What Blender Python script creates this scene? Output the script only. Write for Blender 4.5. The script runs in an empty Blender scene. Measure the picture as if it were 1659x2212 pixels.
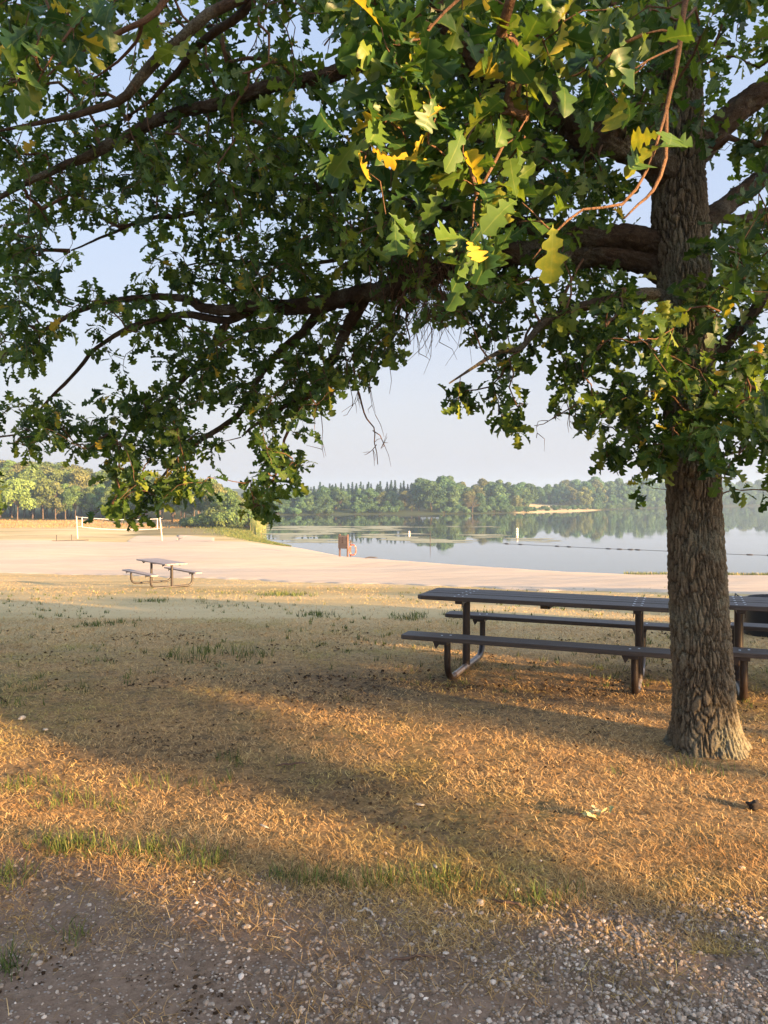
import bpy, math, random
import numpy as np
from mathutils import Vector, noise
R = math.radians
rng = np.random.default_rng(7)
random.seed(7)
scene = bpy.context.scene
COL = scene.collection
EYE = 1.6            # camera height above the grass it stands on
F = 1671.0           # focal length in units of a 1659 x 2212 picture
HZ = 1076.0          # height of the horizon in that picture
WZ = -3.4            # lake level

def at(u, v, D):
    """the point seen at (u, v) that stands D metres in front of the camera"""
    return np.array([(u - 829.5) / F * D, D, EYE - (v - HZ) / F * D])

# ------------------------------------------------------------------ objects
def link(o, parent=None):
    COL.objects.link(o)
    if parent is not None: o.parent = parent
    return o
def tag(o, label=None, cat=None, group=None, kind=None):
    if label: o['label'] = label
    if cat: o['category'] = cat
    if group: o['group'] = group
    if kind: o['kind'] = kind
    return o
def empty(name, loc=(0, 0, 0), rz=0.0):
    o = bpy.data.objects.new(name, None)
    o.location = loc; o.rotation_euler = (0, 0, rz); o.empty_display_size = .2
    return link(o)
def mesh_obj(name, V, polys, mat, parent=None, smooth=False, attrs=None, mats=None, midx=None):
    """polys: list of (M,k) int arrays"""
    me = bpy.data.meshes.new(name)
    V = np.asarray(V, dtype=np.float32).reshape(-1, 3)
    polys = [np.asarray(p, dtype=np.int32) for p in polys if len(p)]
    loops = np.concatenate([p.reshape(-1) for p in polys])
    cnt = np.concatenate([np.full(len(p), p.shape[1], dtype=np.int32) for p in polys])
    st = np.concatenate([[0], np.cumsum(cnt)[:-1]]).astype(np.int32)
    me.vertices.add(len(V)); me.vertices.foreach_set('co', V.reshape(-1))
    me.loops.add(len(loops)); me.loops.foreach_set('vertex_index', loops)
    me.polygons.add(len(cnt)); me.polygons.foreach_set('loop_start', st); me.polygons.foreach_set('loop_total', cnt)
    if midx is not None: me.polygons.foreach_set('material_index', np.asarray(midx, dtype=np.int32))
    me.update(calc_edges=True)
    me.polygons.foreach_set('use_smooth', np.full(len(cnt), bool(smooth)))
    for k, a in (attrs or {}).items():
        at_ = me.attributes.new(k, 'FLOAT', 'POINT')
        at_.data.foreach_set('value', np.asarray(a, dtype=np.float32))
    for m in (mats or [mat]): me.materials.append(m)
    return link(bpy.data.objects.new(name, me), parent)

class MB:
    """collects boxes, tubes and discs into one mesh"""
    def __init__(s): s.v = []; s.q = []; s.n = 0; s.t = []
    def add(s, V, Q=(), T=()):
        V = np.asarray(V, float)
        if len(Q): s.q.append(np.asarray(Q) + s.n)
        if len(T): s.t.append(np.asarray(T) + s.n)
        s.v.append(V); s.n += len(V)
    def box(s, c, d, rz=0.0, rot=None, bev=0.0):
        x, y, z = [k / 2 for k in d]
        if bev <= 0:
            P = np.array([[i, j, k] for k in (-z, z) for j in (-y, y) for i in (-x, x)], float)
            Q = [[0, 2, 3, 1], [4, 5, 7, 6], [0, 1, 5, 4], [2, 6, 7, 3], [0, 4, 6, 2], [1, 3, 7, 5]]
        else:
            b = min(bev, x * .9, y * .9, z * .9)
            P = []
            for k, ins in ((-z, b), (-z + b, 0), (z - b, 0), (z, b)):
                X, Y = x - ins, y - ins; c2 = b if ins == 0 else b * .6
                P += [[-X + c2, -Y, k], [X - c2, -Y, k], [X, -Y + c2, k], [X, Y - c2, k], [X - c2, Y, k], [-X + c2, Y, k], [-X, Y - c2, k], [-X, -Y + c2, k]]
            P = np.array(P); Q = []
            for r in range(3):
                for i in range(8):
                    j = (i + 1) % 8
                    Q.append([r * 8 + i, r * 8 + j, r * 8 + 8 + j, r * 8 + 8 + i])
            for o, fl in ((0, 1), (24, 0)):
                for a in ([0, 1, 2, 7], [7, 2, 3, 6], [6, 3, 4, 5]):
                    a = [o + t for t in a]; Q.append(a[::-1] if fl else a)
        if rot is not None: P = P @ np.asarray(rot).T
        if rz:
            c_, s_ = math.cos(rz), math.sin(rz); P = P @ np.array([[c_, -s_, 0], [s_, c_, 0], [0, 0, 1]]).T
        s.add(P + np.asarray(c, float), Q)
    def tube(s, P, r, n=8, cap=True, wob=0.0):
        P = np.asarray(P, float); m = len(P)
        r = np.broadcast_to(np.asarray(r, float), (m,))
        T = np.gradient(P, axis=0); T /= np.linalg.norm(T, axis=1)[:, None] + 1e-9
        ref = np.array([0, 0, 1.0]) if abs(T[0][2]) < .9 else np.array([1.0, 0, 0])
        V = np.zeros((m, n, 3)); a = np.arange(n) * 2 * math.pi / n
        N = np.cross(T[0], ref); N /= np.linalg.norm(N)
        for i in range(m):
            N = N - T[i] * N.dot(T[i]); N /= np.linalg.norm(N) + 1e-9
            B = np.cross(T[i], N)
            rr = r[i] * (1 + (rng.uniform(-wob, wob, n) if wob else 0))
            V[i] = P[i] + (np.cos(a) * rr)[:, None] * N + (np.sin(a) * rr)[:, None] * B
        i = np.arange(m - 1)[:, None]; j = np.arange(n)[None]; k = (j + 1) % n
        Q = np.stack([i * n + j, i * n + k, (i + 1) * n + k, (i + 1) * n + j], -1).reshape(-1, 4)
        V = V.reshape(-1, 3); Tt = []
        if cap:
            V = np.vstack([V, P[0], P[-1]])
            Tt = [[j, m * n, (j + 1) % n] for j in range(n)] + [[(m - 1) * n + j, (m - 1) * n + (j + 1) % n, m * n + 1] for j in range(n)]
        s.add(V, Q, Tt)
    def build(s, name, mat, parent=None, smooth=False, attrs=None):
        V = np.vstack(s.v); P = []
        if s.q: P.append(np.vstack(s.q))
        if s.t: P.append(np.vstack(s.t))
        return mesh_obj(name, V, P, mat, parent, smooth, attrs)

def smooth_edges(o, ang=35):
    me = o.data
    me.polygons.foreach_set('use_smooth', np.ones(len(me.polygons), bool))
    try: me.set_sharp_from_angle(angle=R(ang))
    except Exception: pass
    return o

# ---------------------------------------------------------------- materials
class NT:
    def __init__(s, name):
        s.m = bpy.data.materials.new(name); s.m.use_nodes = True
        s.t = s.m.node_tree; s.n = s.t.nodes; s.b = s.n['Principled BSDF']; s.out = s.n['Material Output']
    def new(s, t, **kw):
        n = s.n.new(t)
        for k, v in kw.items(): setattr(n, k, v)
        return n
    def set(s, sock, v):
        if isinstance(v, bpy.types.NodeSocket): s.t.links.new(v, sock)
        elif isinstance(v, (tuple, list)) and len(v) == 3 and sock.type == 'RGBA': sock.default_value = (*v, 1)
        else: sock.default_value = v
    def coord(s, scale=(1, 1, 1), obj=True):
        c = s.new('ShaderNodeTexCoord'); m = s.new('ShaderNodeMapping')
        s.t.links.new(c.outputs['Object'], m.inputs[0]); m.inputs['Scale'].default_value = scale
        return m.outputs[0]
    def noise(s, vec, scale, detail=4, rough=.6, dist=0.0):
        n = s.new('ShaderNodeTexNoise'); s.set(n.inputs['Vector'], vec)
        n.inputs['Scale'].default_value = scale; n.inputs['Detail'].default_value = detail
        n.inputs['Roughness'].default_value = rough; n.inputs['Distortion'].default_value = dist
        return n.outputs['Fac']
    def voro(s, vec, scale, feature='F1', out='Distance', rnd=1.0):
        n = s.new('ShaderNodeTexVoronoi', feature=feature); s.set(n.inputs['Vector'], vec)
        n.inputs['Scale'].default_value = scale; n.inputs['Randomness'].default_value = rnd
        return n.outputs[out]
    def ramp(s, fac, stops, interp='LINEAR'):
        n = s.new('ShaderNodeValToRGB'); s.set(n.inputs[0], fac); e = n.color_ramp.elements
        n.color_ramp.interpolation = interp
        while len(e) < len(stops): e.new(.5)
        for i, (p, c) in enumerate(stops):
            e[i].position = p
            e[i].color = (*c, 1) if isinstance(c, (tuple, list)) else (c, c, c, 1)
        return n.outputs[0]
    def mix(s, f, a, b, mode='MIX'):
        n = s.new('ShaderNodeMix', data_type='RGBA', blend_type=mode)
        s.set(n.inputs[0], f); s.set(n.inputs[6], a); s.set(n.inputs[7], b)
        return n.outputs[2]
    def math(s, op, a, b=0.0, c=0.0):
        n = s.new('ShaderNodeMath', operation=op); s.set(n.inputs[0], a); s.set(n.inputs[1], b); s.set(n.inputs[2], c)
        return n.outputs[0]
    def attr(s, name):
        n = s.new('ShaderNodeAttribute'); n.attribute_name = name; return n.outputs['Fac']
    def bump(s, h, strength=.5, dist=.02, norm=None):
        n = s.new('ShaderNodeBump'); s.set(n.inputs['Height'], h)
        n.inputs['Strength'].default_value = strength; n.inputs['Distance'].default_value = dist
        if norm is not None: s.t.links.new(norm, n.inputs['Normal'])
        return n.outputs[0]
    def done(s, col=None, rough=.8, normal=None, spec=.3, metal=0.0):
        if col is not None: s.set(s.b.inputs['Base Color'], col)
        s.set(s.b.inputs['Roughness'], rough); s.b.inputs['Specular IOR Level'].default_value = spec
        s.b.inputs['Metallic'].default_value = metal
        if normal is not None: s.t.links.new(normal, s.b.inputs['Normal'])
        return s.m

def mat_ground():
    g = NT('dry_lawn'); c = g.coord()
    n1 = g.noise(c, .35, 5, .6); n2 = g.noise(c, 3.0, 5, .65); n3 = g.noise(c, 40, 3, .7); n4 = g.noise(c, 11, 5, .7, .4)
    straw = g.ramp(n3, [(.25, (.17, .10, .042)), (.5, (.34, .21, .092)), (.75, (.50, .33, .155))])
    dark = g.ramp(n3, [(.3, (.075, .05, .028)), (.7, (.2, .14, .075))])
    green = g.ramp(n3, [(.3, (.05, .065, .018)), (.7, (.16, .17, .06))])
    col = g.mix(g.ramp(n4, [(.45, 0.0), (.62, 1.0)]), straw, dark)
    gm = g.math('MULTIPLY', g.ramp(n1, [(.45, 0.0), (.65, .8)]), g.ramp(n2, [(.4, 0.0), (.6, 1.0)]))
    col = g.mix(gm, col, green)
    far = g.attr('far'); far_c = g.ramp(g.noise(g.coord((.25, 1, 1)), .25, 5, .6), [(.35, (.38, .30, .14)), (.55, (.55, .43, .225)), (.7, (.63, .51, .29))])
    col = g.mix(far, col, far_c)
    col = g.mix(g.math('MULTIPLY', g.attr('soil_shade'), g.ramp(n4, [(.3, .5), (.6, 1.0)])), col, g.ramp(n3, [(.3, (.035, .024, .016)), (.7, (.11, .078, .05))]))  # dark soil colour that also stands in for shade on the lawn
    wood = g.attr('wood'); col = g.mix(wood, col, g.ramp(n2, [(.3, (.03, .042, .014)), (.7, (.075, .085, .03))]))
    return g.done(col, .95, g.bump(g.mix(.5, n3, n4), .6, .02), .1)
def mat_sand():
    g = NT('beach_sand'); c = g.coord()
    n1 = g.noise(g.coord((.35, 1.6, 1)), .5, 5, .65); n2 = g.noise(c, 60, 2, .6); n3 = g.noise(g.coord((.5, 2.5, 1)), 1.8, 4, .7)
    col = g.ramp(n1, [(.3, (.49, .385, .27)), (.55, (.57, .455, .33)), (.75, (.63, .52, .385))])
    col = g.mix(.18, col, g.ramp(n2, [(.3, (.34, .26, .18)), (.7, (.62, .51, .39))]))
    return g.done(col, .95, g.bump(n3, .5, .06), .1)
def mat_dirt():
    g = NT('packed_dirt'); c = g.coord()
    n1 = g.noise(c, 1.2, 5, .65); n2 = g.noise(c, 22, 4, .75); v = g.voro(c, 70, 'F1', 'Color'); vd = g.voro(c, 70)
    n3 = g.noise(c, 150, 3, .7)
    col = g.ramp(n2, [(.3, (.075, .046, .029)), (.5, (.185, .118, .077)), (.7, (.29, .20, .138))])
    col = g.mix(g.ramp(n1, [(.4, 0.0), (.6, .75)]), col, g.ramp(n2, [(.3, (.175, .113, .077)), (.7, (.29, .20, .142))]))
    sep = g.new('ShaderNodeSeparateColor'); g.set(sep.inputs[0], v)
    peb = g.math('MULTIPLY', g.ramp(sep.outputs[0], [(.62, 0.0), (.66, 1.0)]), g.ramp(vd, [(.32, 1.0), (.42, 0.0)]))
    col = g.mix(g.math('MULTIPLY', peb, .75), col, g.ramp(sep.outputs[1], [(.1, (.22, .17, .12)), (.5, (.38, .32, .26)), (.9, (.5, .45, .4))]))
    col = g.mix(.25, col, g.ramp(n3, [(.3, (.04, .03, .02)), (.7, (.3, .24, .18))]))
    h = g.mix(.5, n2, g.math('MULTIPLY', peb, 1.0))
    return g.done(col, .95, g.bump(h, .8, .012), .12)
def mat_leaf(name, cols, trans=.35, rough=.45):
    """leaf colour runs along the per-leaf value 'tint'"""
    g = NT(name); t = g.attr('tint')
    bl = g.noise(g.coord(), 38.0, 3, .6)
    t = g.math('ADD', t, g.math('MULTIPLY_ADD', bl, .16, -.08))
    col = g.ramp(t, cols)
    mid = g.attr('rib'); col = g.mix(g.math('MULTIPLY', g.ramp(mid, [(.90, 0.0), (.99, 1.0)]), .35), col, (.30, .34, .10))
    n = g.noise(g.coord(), 3.0, 2); col = g.mix(g.ramp(n, [(.35, 0.0), (.7, .35)]), col, g.mix(1.0, col, (.75, .9, .55), 'MULTIPLY'))
    g.done(col, rough, None, .35)
    tr = g.new('ShaderNodeBsdfTranslucent'); g.set(tr.inputs[0], g.mix(1.0, col, (1.25, 1.2, .5), 'MULTIPLY'))
    mx = g.new('ShaderNodeMixShader'); mx.inputs[0].default_value = trans
    g.t.links.new(g.b.outputs[0], mx.inputs[1]); g.t.links.new(tr.outputs[0], mx.inputs[2]); g.t.links.new(mx.outputs[0], g.out.inputs[0])
    return g.m
def mat_blade(name, cols, rough=.7):
    g = NT(name); col = g.ramp(g.attr('tint'), cols)
    if name == 'dry_blades':       # patches where the lawn is still olive green, and patches gone brown
        c = g.coord(); n1 = g.noise(c, .42, 4, .6); n2 = g.noise(g.coord((1, 1.3, 1)), 1.6, 4, .65)
        col = g.mix(g.math('MULTIPLY', g.ramp(n1, [(.47, 0.0), (.6, .75)]), g.ramp(n2, [(.35, .15), (.55, 1.0)])), col, g.mix(1.0, col, (.62, .85, .5), 'MULTIPLY'))
        col = g.mix(g.ramp(g.noise(c, .9, 5, .7), [(.52, 0.0), (.64, .6)]), col, g.mix(1.0, col, (.62, .5, .42), 'MULTIPLY'))
    return g.done(col, rough, None, .2)
def mat_bark(name, a, b, lich=None, geo=False, sc=1.0):
    g = NT(name); c = g.coord((1, 1, .22) if 'limb' not in name else (1, 1, 1)); c1 = g.coord()
    n = g.noise(c, 22 * sc, 6, .7, .6); n2 = g.noise(c1, 2.6, 4, .6); n3 = g.noise(c1, 90 * sc, 3, .7)
    if geo:
        rd = g.attr('ridge'); n = g.mix(.45, g.ramp(rd, [(.12, 0.0), (.7, .9)]), n)
    col = g.ramp(n, [(.2, a), (.75, b)])
    if lich: col = g.mix(g.math('MULTIPLY', g.ramp(n2, [(.5, 0.0), (.62, .8)]), g.ramp(n3, [(.35, .2), (.6, 1.0)])), col, lich)
    col = g.mix(.25, col, g.ramp(n3, [(.3, tuple(k * .5 for k in a)), (.7, tuple(k * 1.3 for k in b))]))
    return g.done(col, .9, g.bump(g.mix(.4, n, n3), 1.0, .022 / sc), .15)
def mat_wood(name, a, b, sc=1.0):
    g = NT(name); c = g.coord((1.2, 26, 26)); n = g.noise(c, 2.2 * sc, 5, .65, 1.2); n2 = g.noise(g.coord((2, 3, 3)), 1.5, 3)
    n3 = g.noise(g.coord((3, 120, 120)), 2.0, 2, .6)
    col = g.mix(g.ramp(n2, [(.35, 0.0), (.7, .5)]), g.ramp(n, [(.3, a), (.7, b)]), g.ramp(n, [(.3, tuple(k * .7 for k in a)), (.7, tuple(k * .8 for k in b))]))
    return g.done(col, g.ramp(n, [(.3, .45), (.7, .7)]), g.bump(g.mix(.5, n, n3), .5, .004), .45)
def mat_flat(name, c, rough=.6, metal=0.0, spec=.4, var=.12, sc=8.0):
    g = NT(name); n = g.noise(g.coord(), sc, 4, .65)
    lo = tuple(k * (1 - var) for k in c); hi = tuple(min(1, k * (1 + var)) for k in c)
    return g.done(g.ramp(n, [(.3, lo), (.7, hi)]), rough, None, spec, metal)
def mat_water():
    g = NT('lake_water'); c1 = g.coord((.35, 1.5, 1)); c2 = g.coord((.6, 2.2, 1))
    n1 = g.noise(c1, .8, 3, .55); n2 = g.noise(c2, 3.0, 2, .5); patch = g.noise(g.coord((.2, .9, 1)), .06, 3, .55)
    k = g.ramp(patch, [(.45, .12), (.6, 1.0)])
    h = g.math('MULTIPLY', g.mix(.35, n1, n2), k)
    g.b.inputs['IOR'].default_value = 1.45
    return g.done((.055, .068, .062), .015, g.bump(h, .10, .035), .75)

M = dict(
    ground=mat_ground(), sand=mat_sand(), dirt=mat_dirt(), water=mat_water(),
    bark=mat_bark('oak_bark', (.011, .008, .005), (.18, .145, .095), (.21, .22, .165), True),
    limb=mat_bark('limb_bark', (.009, .006, .004), (.10, .068, .043), (.2, .2, .15)),
    twig=mat_bark('twig_bark', (.05, .027, .016), (.22, .13, .08)),
    farbark=mat_bark('woodland_bark', (.05, .035, .025), (.16, .12, .09), None, False, .3),
    leaf=mat_leaf('oak_leaf', [(0, (.018, .048, .012)), (.42, (.052, .108, .019)), (.7, (.115, .18, .03)), (.9, (.20, .25, .04)), (.96, (.34, .30, .04)), (1, (.50, .34, .05))], .45),
    leaf_near=mat_leaf('near_oak_leaf', [(0, (.022, .065, .026)), (.42, (.055, .12, .03)), (.7, (.115, .19, .033)), (.86, (.21, .25, .04)), (.93, (.42, .36, .045)), (1, (.62, .44, .07))], .42, .4),
    blade_dry=mat_blade('dry_blades', [(0, (.11, .062, .025)), (.3, (.32, .19, .075)), (.7, (.56, .355, .145)), (1, (.70, .50, .24))]),
    blade_green=mat_blade('green_blades', [(0, (.03, .05, .012)), (.5, (.075, .11, .022)), (.8, (.17, .18, .05)), (1, (.38, .3, .12))]),
    reed=mat_blade('reed_blades', [(0, (.08, .13, .03)), (.5, (.17, .2, .06)), (1, (.5, .38, .18))]),
    pebble=mat_blade('pebble_stone', [(0, (.09, .07, .05)), (.35, (.26, .20, .15)), (.75, (.46, .38, .30)), (1, (.68, .60, .51))], .85),
    board=mat_wood('weathered_board', (.026, .020, .017), (.085, .068, .057)),
    board_far=mat_wood('grey_weathered_board', (.22, .18, .16), (.36, .31, .29)),
    steel=mat_flat('brown_painted_steel', (.021, .014, .0115), .38, 0, .5, .3, 14),
    rubbed=mat_flat('worn_bare_steel', (.24, .20, .18), .38, .6, .5, .25, 30),
    bolt=mat_flat('bright_bolt_metal', (.6, .6, .6), .3, .9, .5, .1),
    black=mat_flat('black_sooty_steel', (.008, .008, .009), .45, .3, .4, .3),
    white=mat_flat('white_paint', (.78, .76, .72), .6), net=mat_flat('net_cord', (.05, .05, .05), .8),
    pole=mat_flat('pale_wooden_pole', (.55, .46, .36), .8), stake=mat_flat('dark_wood_stake', (.06, .045, .035), .8),
    signboard=mat_flat('brown_sign_board', (.07, .036, .024), .6), signpost=mat_flat('brown_post_wood', (.13, .07, .05), .8, var=.3),
    signink=mat_flat('cream_sign_lettering', (.26, .21, .16), .6), ring=mat_flat('faded_red_ring', (.50, .11, .06), .5), band=mat_flat('pale_red_band', (.6, .35, .28), .5),
    orange=mat_flat('orange_band', (.85, .26, .05), .5), rope=mat_flat('dark_rope', (.05, .045, .05), .7),
    litter=mat_flat('pale_litter', (.46, .39, .30), .7, var=.2, sc=40), stick=mat_flat('dry_stick', (.10, .06, .04), .9, var=.3, sc=30),
    clod=mat_flat('dark_clod', (.02, .014, .010), .95, var=.5, sc=60),
)

# ------------------------------------------------------------------ terrain
LAKE = np.array([(300, 60), (120, 46), (60, 47), (25, 49.8), (16.7, 50.3), (12.1, 52.2), (6.75, 56.5), (-1.3, 63.8), (-3.9, 66.3), (-9.3, 78.8),
    (-15.5, 96), (-18.5, 110), (-20.5, 130), (-25.5, 165), (-31, 200), (-36, 226), (-15, 234), (0, 238), (20, 243), (30, 249), (52, 268), (80, 300), (105, 345), (130, 380),
    (160, 417), (203, 464), (244, 491), (330, 520), (600, 540), (900, 400), (900, 100)], float)
def sdist(x, y):
    """signed distance to the lake, positive on land"""
    x = np.asarray(x, float); y = np.asarray(y, float)
    best = np.full(x.shape, 1e9); ins = np.zeros(x.shape, bool)
    n = len(LAKE)
    for i in range(n):
        ax, ay = LAKE[i]; bx, by = LAKE[(i + 1) % n]
        dx, dy = bx - ax, by - ay
        t = np.clip(((x - ax) * dx + (y - ay) * dy) / (dx * dx + dy * dy), 0, 1)
        best = np.minimum(best, np.hypot(x - ax - t * dx, y - ay - t * dy))
        c = ((ay > y) != (by > y)) & (x < (bx - ax) * (y - ay) / (by - ay + 1e-12) + ax)
        ins ^= c
    return np.where(ins, -best, best)
_ky = np.arange(-120, 1500, .5)
_kz = np.interp(_ky, [-120, 3, 5, 7.6, 10, 15, 20, 25, 32, 40, 50, 60, 80, 120, 175, 215, 262, 330, 700, 1500],
                [0, 0, 0, -.12, -.25, -.53, -.88, -1.27, -1.85, -2.4, -3.0, -3.1, -3.05, -3.0, -2.7, -2.5, -2.0, -.4, 4, 10])
_ks = np.convolve(np.pad(_kz, 4, mode='edge'), np.hanning(11)[1:-1] / np.hanning(11).sum(), mode='valid')
def gz(x, y):
    x = np.asarray(x, float); y = np.asarray(y, float)
    p = np.interp(y, _ky, _ks)
    # a ridge line of low hills beyond the far shore
    d = sdist(x, y)
    p = p + np.clip((y - 500) / 200, 0, 1) * 6
    s = np.where(d > 0, WZ + .085 * d, WZ + .12 * d)
    z = np.minimum(p, s)
    k = np.clip((y - 20) / 20, 0, 1) * np.clip(d / 6, 0, 1)
    z = z + k * .05 * (np.sin(x * .37 + y * .11) + np.sin(y * .29 - x * .17 + 1.3))
    return np.maximum(z, -7)
def gz1(x, y): return float(gz(np.array([x]), np.array([y]))[0])

def grid_sheet(name, X, Y, Z, mat, attrs=None, parent=None):
    h, w = X.shape
    V = np.stack([X, Y, Z], -1).reshape(-1, 3)
    i = np.arange(h - 1)[:, None]; j = np.arange(w - 1)[None]
    Q = np.stack([i * w + j, i * w + j + 1, (i + 1) * w + j + 1, (i + 1) * w + j], -1).reshape(-1, 4)
    return mesh_obj(name, V, [Q], mat, parent, True, attrs)
_s = np.linspace(-1, 1, 301)
gx = np.sinh(_s * 6.6) / np.sinh(6.6) * 1000
gy = np.concatenate([np.arange(-110, -6, 4.0), np.arange(-6, 12, .25), np.arange(12, 60, .6), np.arange(60, 140, 1.3), np.arange(140, 300, 3.0), np.arange(300, 1100, 14.0)])
GX, GY = np.meshgrid(gx, gy); GZ = gz(GX, GY)
u_ = GX / np.maximum(GY, .1) * F + 829.5
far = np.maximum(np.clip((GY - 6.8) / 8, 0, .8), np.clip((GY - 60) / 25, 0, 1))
wood = np.clip((GY - 150) / 8, 0, 1) * ((GY < 230) | (GX < -30)).astype(float)
wood = np.maximum(wood, np.clip((GY - 335) / 10, 0, 1))
wood = np.maximum(wood, ((GY > 225) & ((u_ < 1110) | (u_ > 1290))).astype(float))
bank = (GY > 95) & (GY < 150) & (GX > -0.16 * GY - 17) & (GX < 0)
wood = np.maximum(wood, bank * .6)
def soil_shade_at(x, y):  # bare soil by the tables, plus shade painted into the ground colour
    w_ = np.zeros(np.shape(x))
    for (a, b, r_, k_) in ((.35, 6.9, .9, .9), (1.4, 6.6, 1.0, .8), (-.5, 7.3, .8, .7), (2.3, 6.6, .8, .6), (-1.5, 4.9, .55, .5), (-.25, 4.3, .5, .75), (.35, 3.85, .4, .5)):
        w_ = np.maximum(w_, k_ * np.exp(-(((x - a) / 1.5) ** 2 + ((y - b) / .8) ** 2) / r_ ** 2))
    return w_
soil_shade = soil_shade_at(GX, GY)
tag(grid_sheet('ground', GX, GY, GZ, M['ground'], {'far': far.reshape(-1), 'wood': wood.reshape(-1), 'soil_shade': soil_shade.reshape(-1)}), 'dry straw coloured lawn sloping down to the lake', kind='structure')

# lake
mb = MB(); mb.add([[-140, 40, WZ], [990, 40, WZ], [990, 560, WZ], [-140, 560, WZ]], [[0, 1, 2, 3]])
tag(mb.build('lake_water', M['water']), 'calm lake reflecting the pale sky and far trees', kind='structure')

def solve_D(k, v, lo=8, hi=110):
    """distance at which the ground is seen at height v along direction k"""
    Ds = np.linspace(lo, hi, 1200); z = gz(k * Ds, Ds)
    vv = HZ + F * (EYE - z) / Ds
    i = np.argmax(vv < v)
    return Ds[i] if vv.min() < v else hi
# beach
ks = np.linspace(-.95, 1.6, 500); us = ks * F + 829.5
near_v = np.interp(us, [-700, 0, 260, 420, 605, 800, 1030, 1200, 1443, 1659, 3000], [1234, 1239, 1243, 1250, 1257, 1262, 1269, 1277, 1282, 1283, 1284])
nearD = np.array([solve_D(k, v) for k, v in zip(ks, near_v)])
nearD = np.convolve(np.pad(nearD, 6, mode='edge'), np.ones(13) / 13, mode='valid')
for f_, a_ in ((.9, .5), (2.3, .35), (6.1, .22),): nearD = nearD + a_ * np.sin(ks * nearD * f_ + a_ * 40)
farD = np.interp(ks, [-.95, -.5, -.3, -.2, -.15, -.118, -.059, -.02, .12, .232, .332, .5, .8, 1.3, 1.6], [84, 84, 83.5, 82.5, 80.5, 79.5, 67.3, 65, 57.5, 53.2, 51.3, 50.8, 48.8, 48, 47.2])
farD = farD + .25 * np.sin(ks * 60) + .15 * np.sin(ks * 171)
ts = np.concatenate([[0, .012], np.linspace(.03, .97, 60), [.988, 1]])
KK, TT = np.meshgrid(ks, ts); DD = nearD[None] * (1 - TT) + farD[None] * TT
SX, SY = KK * DD, DD
SZ = gz(SX, SY) + np.where((TT == 0) | (TT == 1), -.03, .035) + .018 * np.sin(SX * 1.9 + 2 * np.sin(SY * .7)) * np.sin(SY * 2.3) * ((TT > .02) & (TT < .98))
tag(grid_sheet('sand_beach', SX, SY, SZ, M['sand']), 'pale raked sand beach along the lake', kind='structure')
# volleyball court sand
kk = np.linspace(-.335, -.215, 40); tt = np.linspace(0, 1, 14); KK, TT = np.meshgrid(kk, tt)
DD = 82.0 * (1 - TT) + (93 + 2 * np.sin(KK * 90)) * TT; KK = KK + (TT * .012) * (KK < -.27) * 1.5
e = (TT == 1) | (np.abs(KK + .275) > .056)
tag(grid_sheet('sand_court', KK * DD, DD, gz(KK * DD, DD) + np.where(e, -.03, .05), M['sand']), 'sandy volleyball court trodden into the grass', kind='structure')
# gravelly dirt close to the camera
def gravel_edge(k):
    u = k * F + 829.5
    v = np.interp(u, [-800, 0, 200, 500, 800, 1000, 1300, 1659, 2600], [1840, 1850, 1872, 1905, 1935, 1965, 1960, 1960, 1950])
    return EYE * F / (v - HZ) + .05 * np.sin(k * 31) + .035 * np.sin(k * 83 + 1)
gxx, gyy = np.meshgrid(np.linspace(-5, 5, 260), np.linspace(0, 1, 150))
ge = gravel_edge(gxx / 3.2); yy = -1.5 + (ge + .10 + 1.5) * gyy
zz = np.array([noise.noise((x * 3, y * 3, 0)) * .012 + noise.noise((x * 14, y * 14, 3)) * .006 for x, y in zip(gxx.reshape(-1), yy.reshape(-1))]).reshape(gxx.shape)
zz = (zz + .014) * np.clip((1 - gyy) / .05, .25, 1); zz = np.where((gyy >= .999) | (gyy <= .001) | (np.abs(gxx) > 4.98), -.02, zz)
tag(grid_sheet('dirt_path', gxx, yy, zz, M['dirt']), 'packed brown dirt strewn with pebbles', kind='structure')
def dz(x, y): return .014 + noise.noise((x * 3, y * 3, 0)) * .012 + noise.noise((x * 14, y * 14, 3)) * .006

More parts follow.
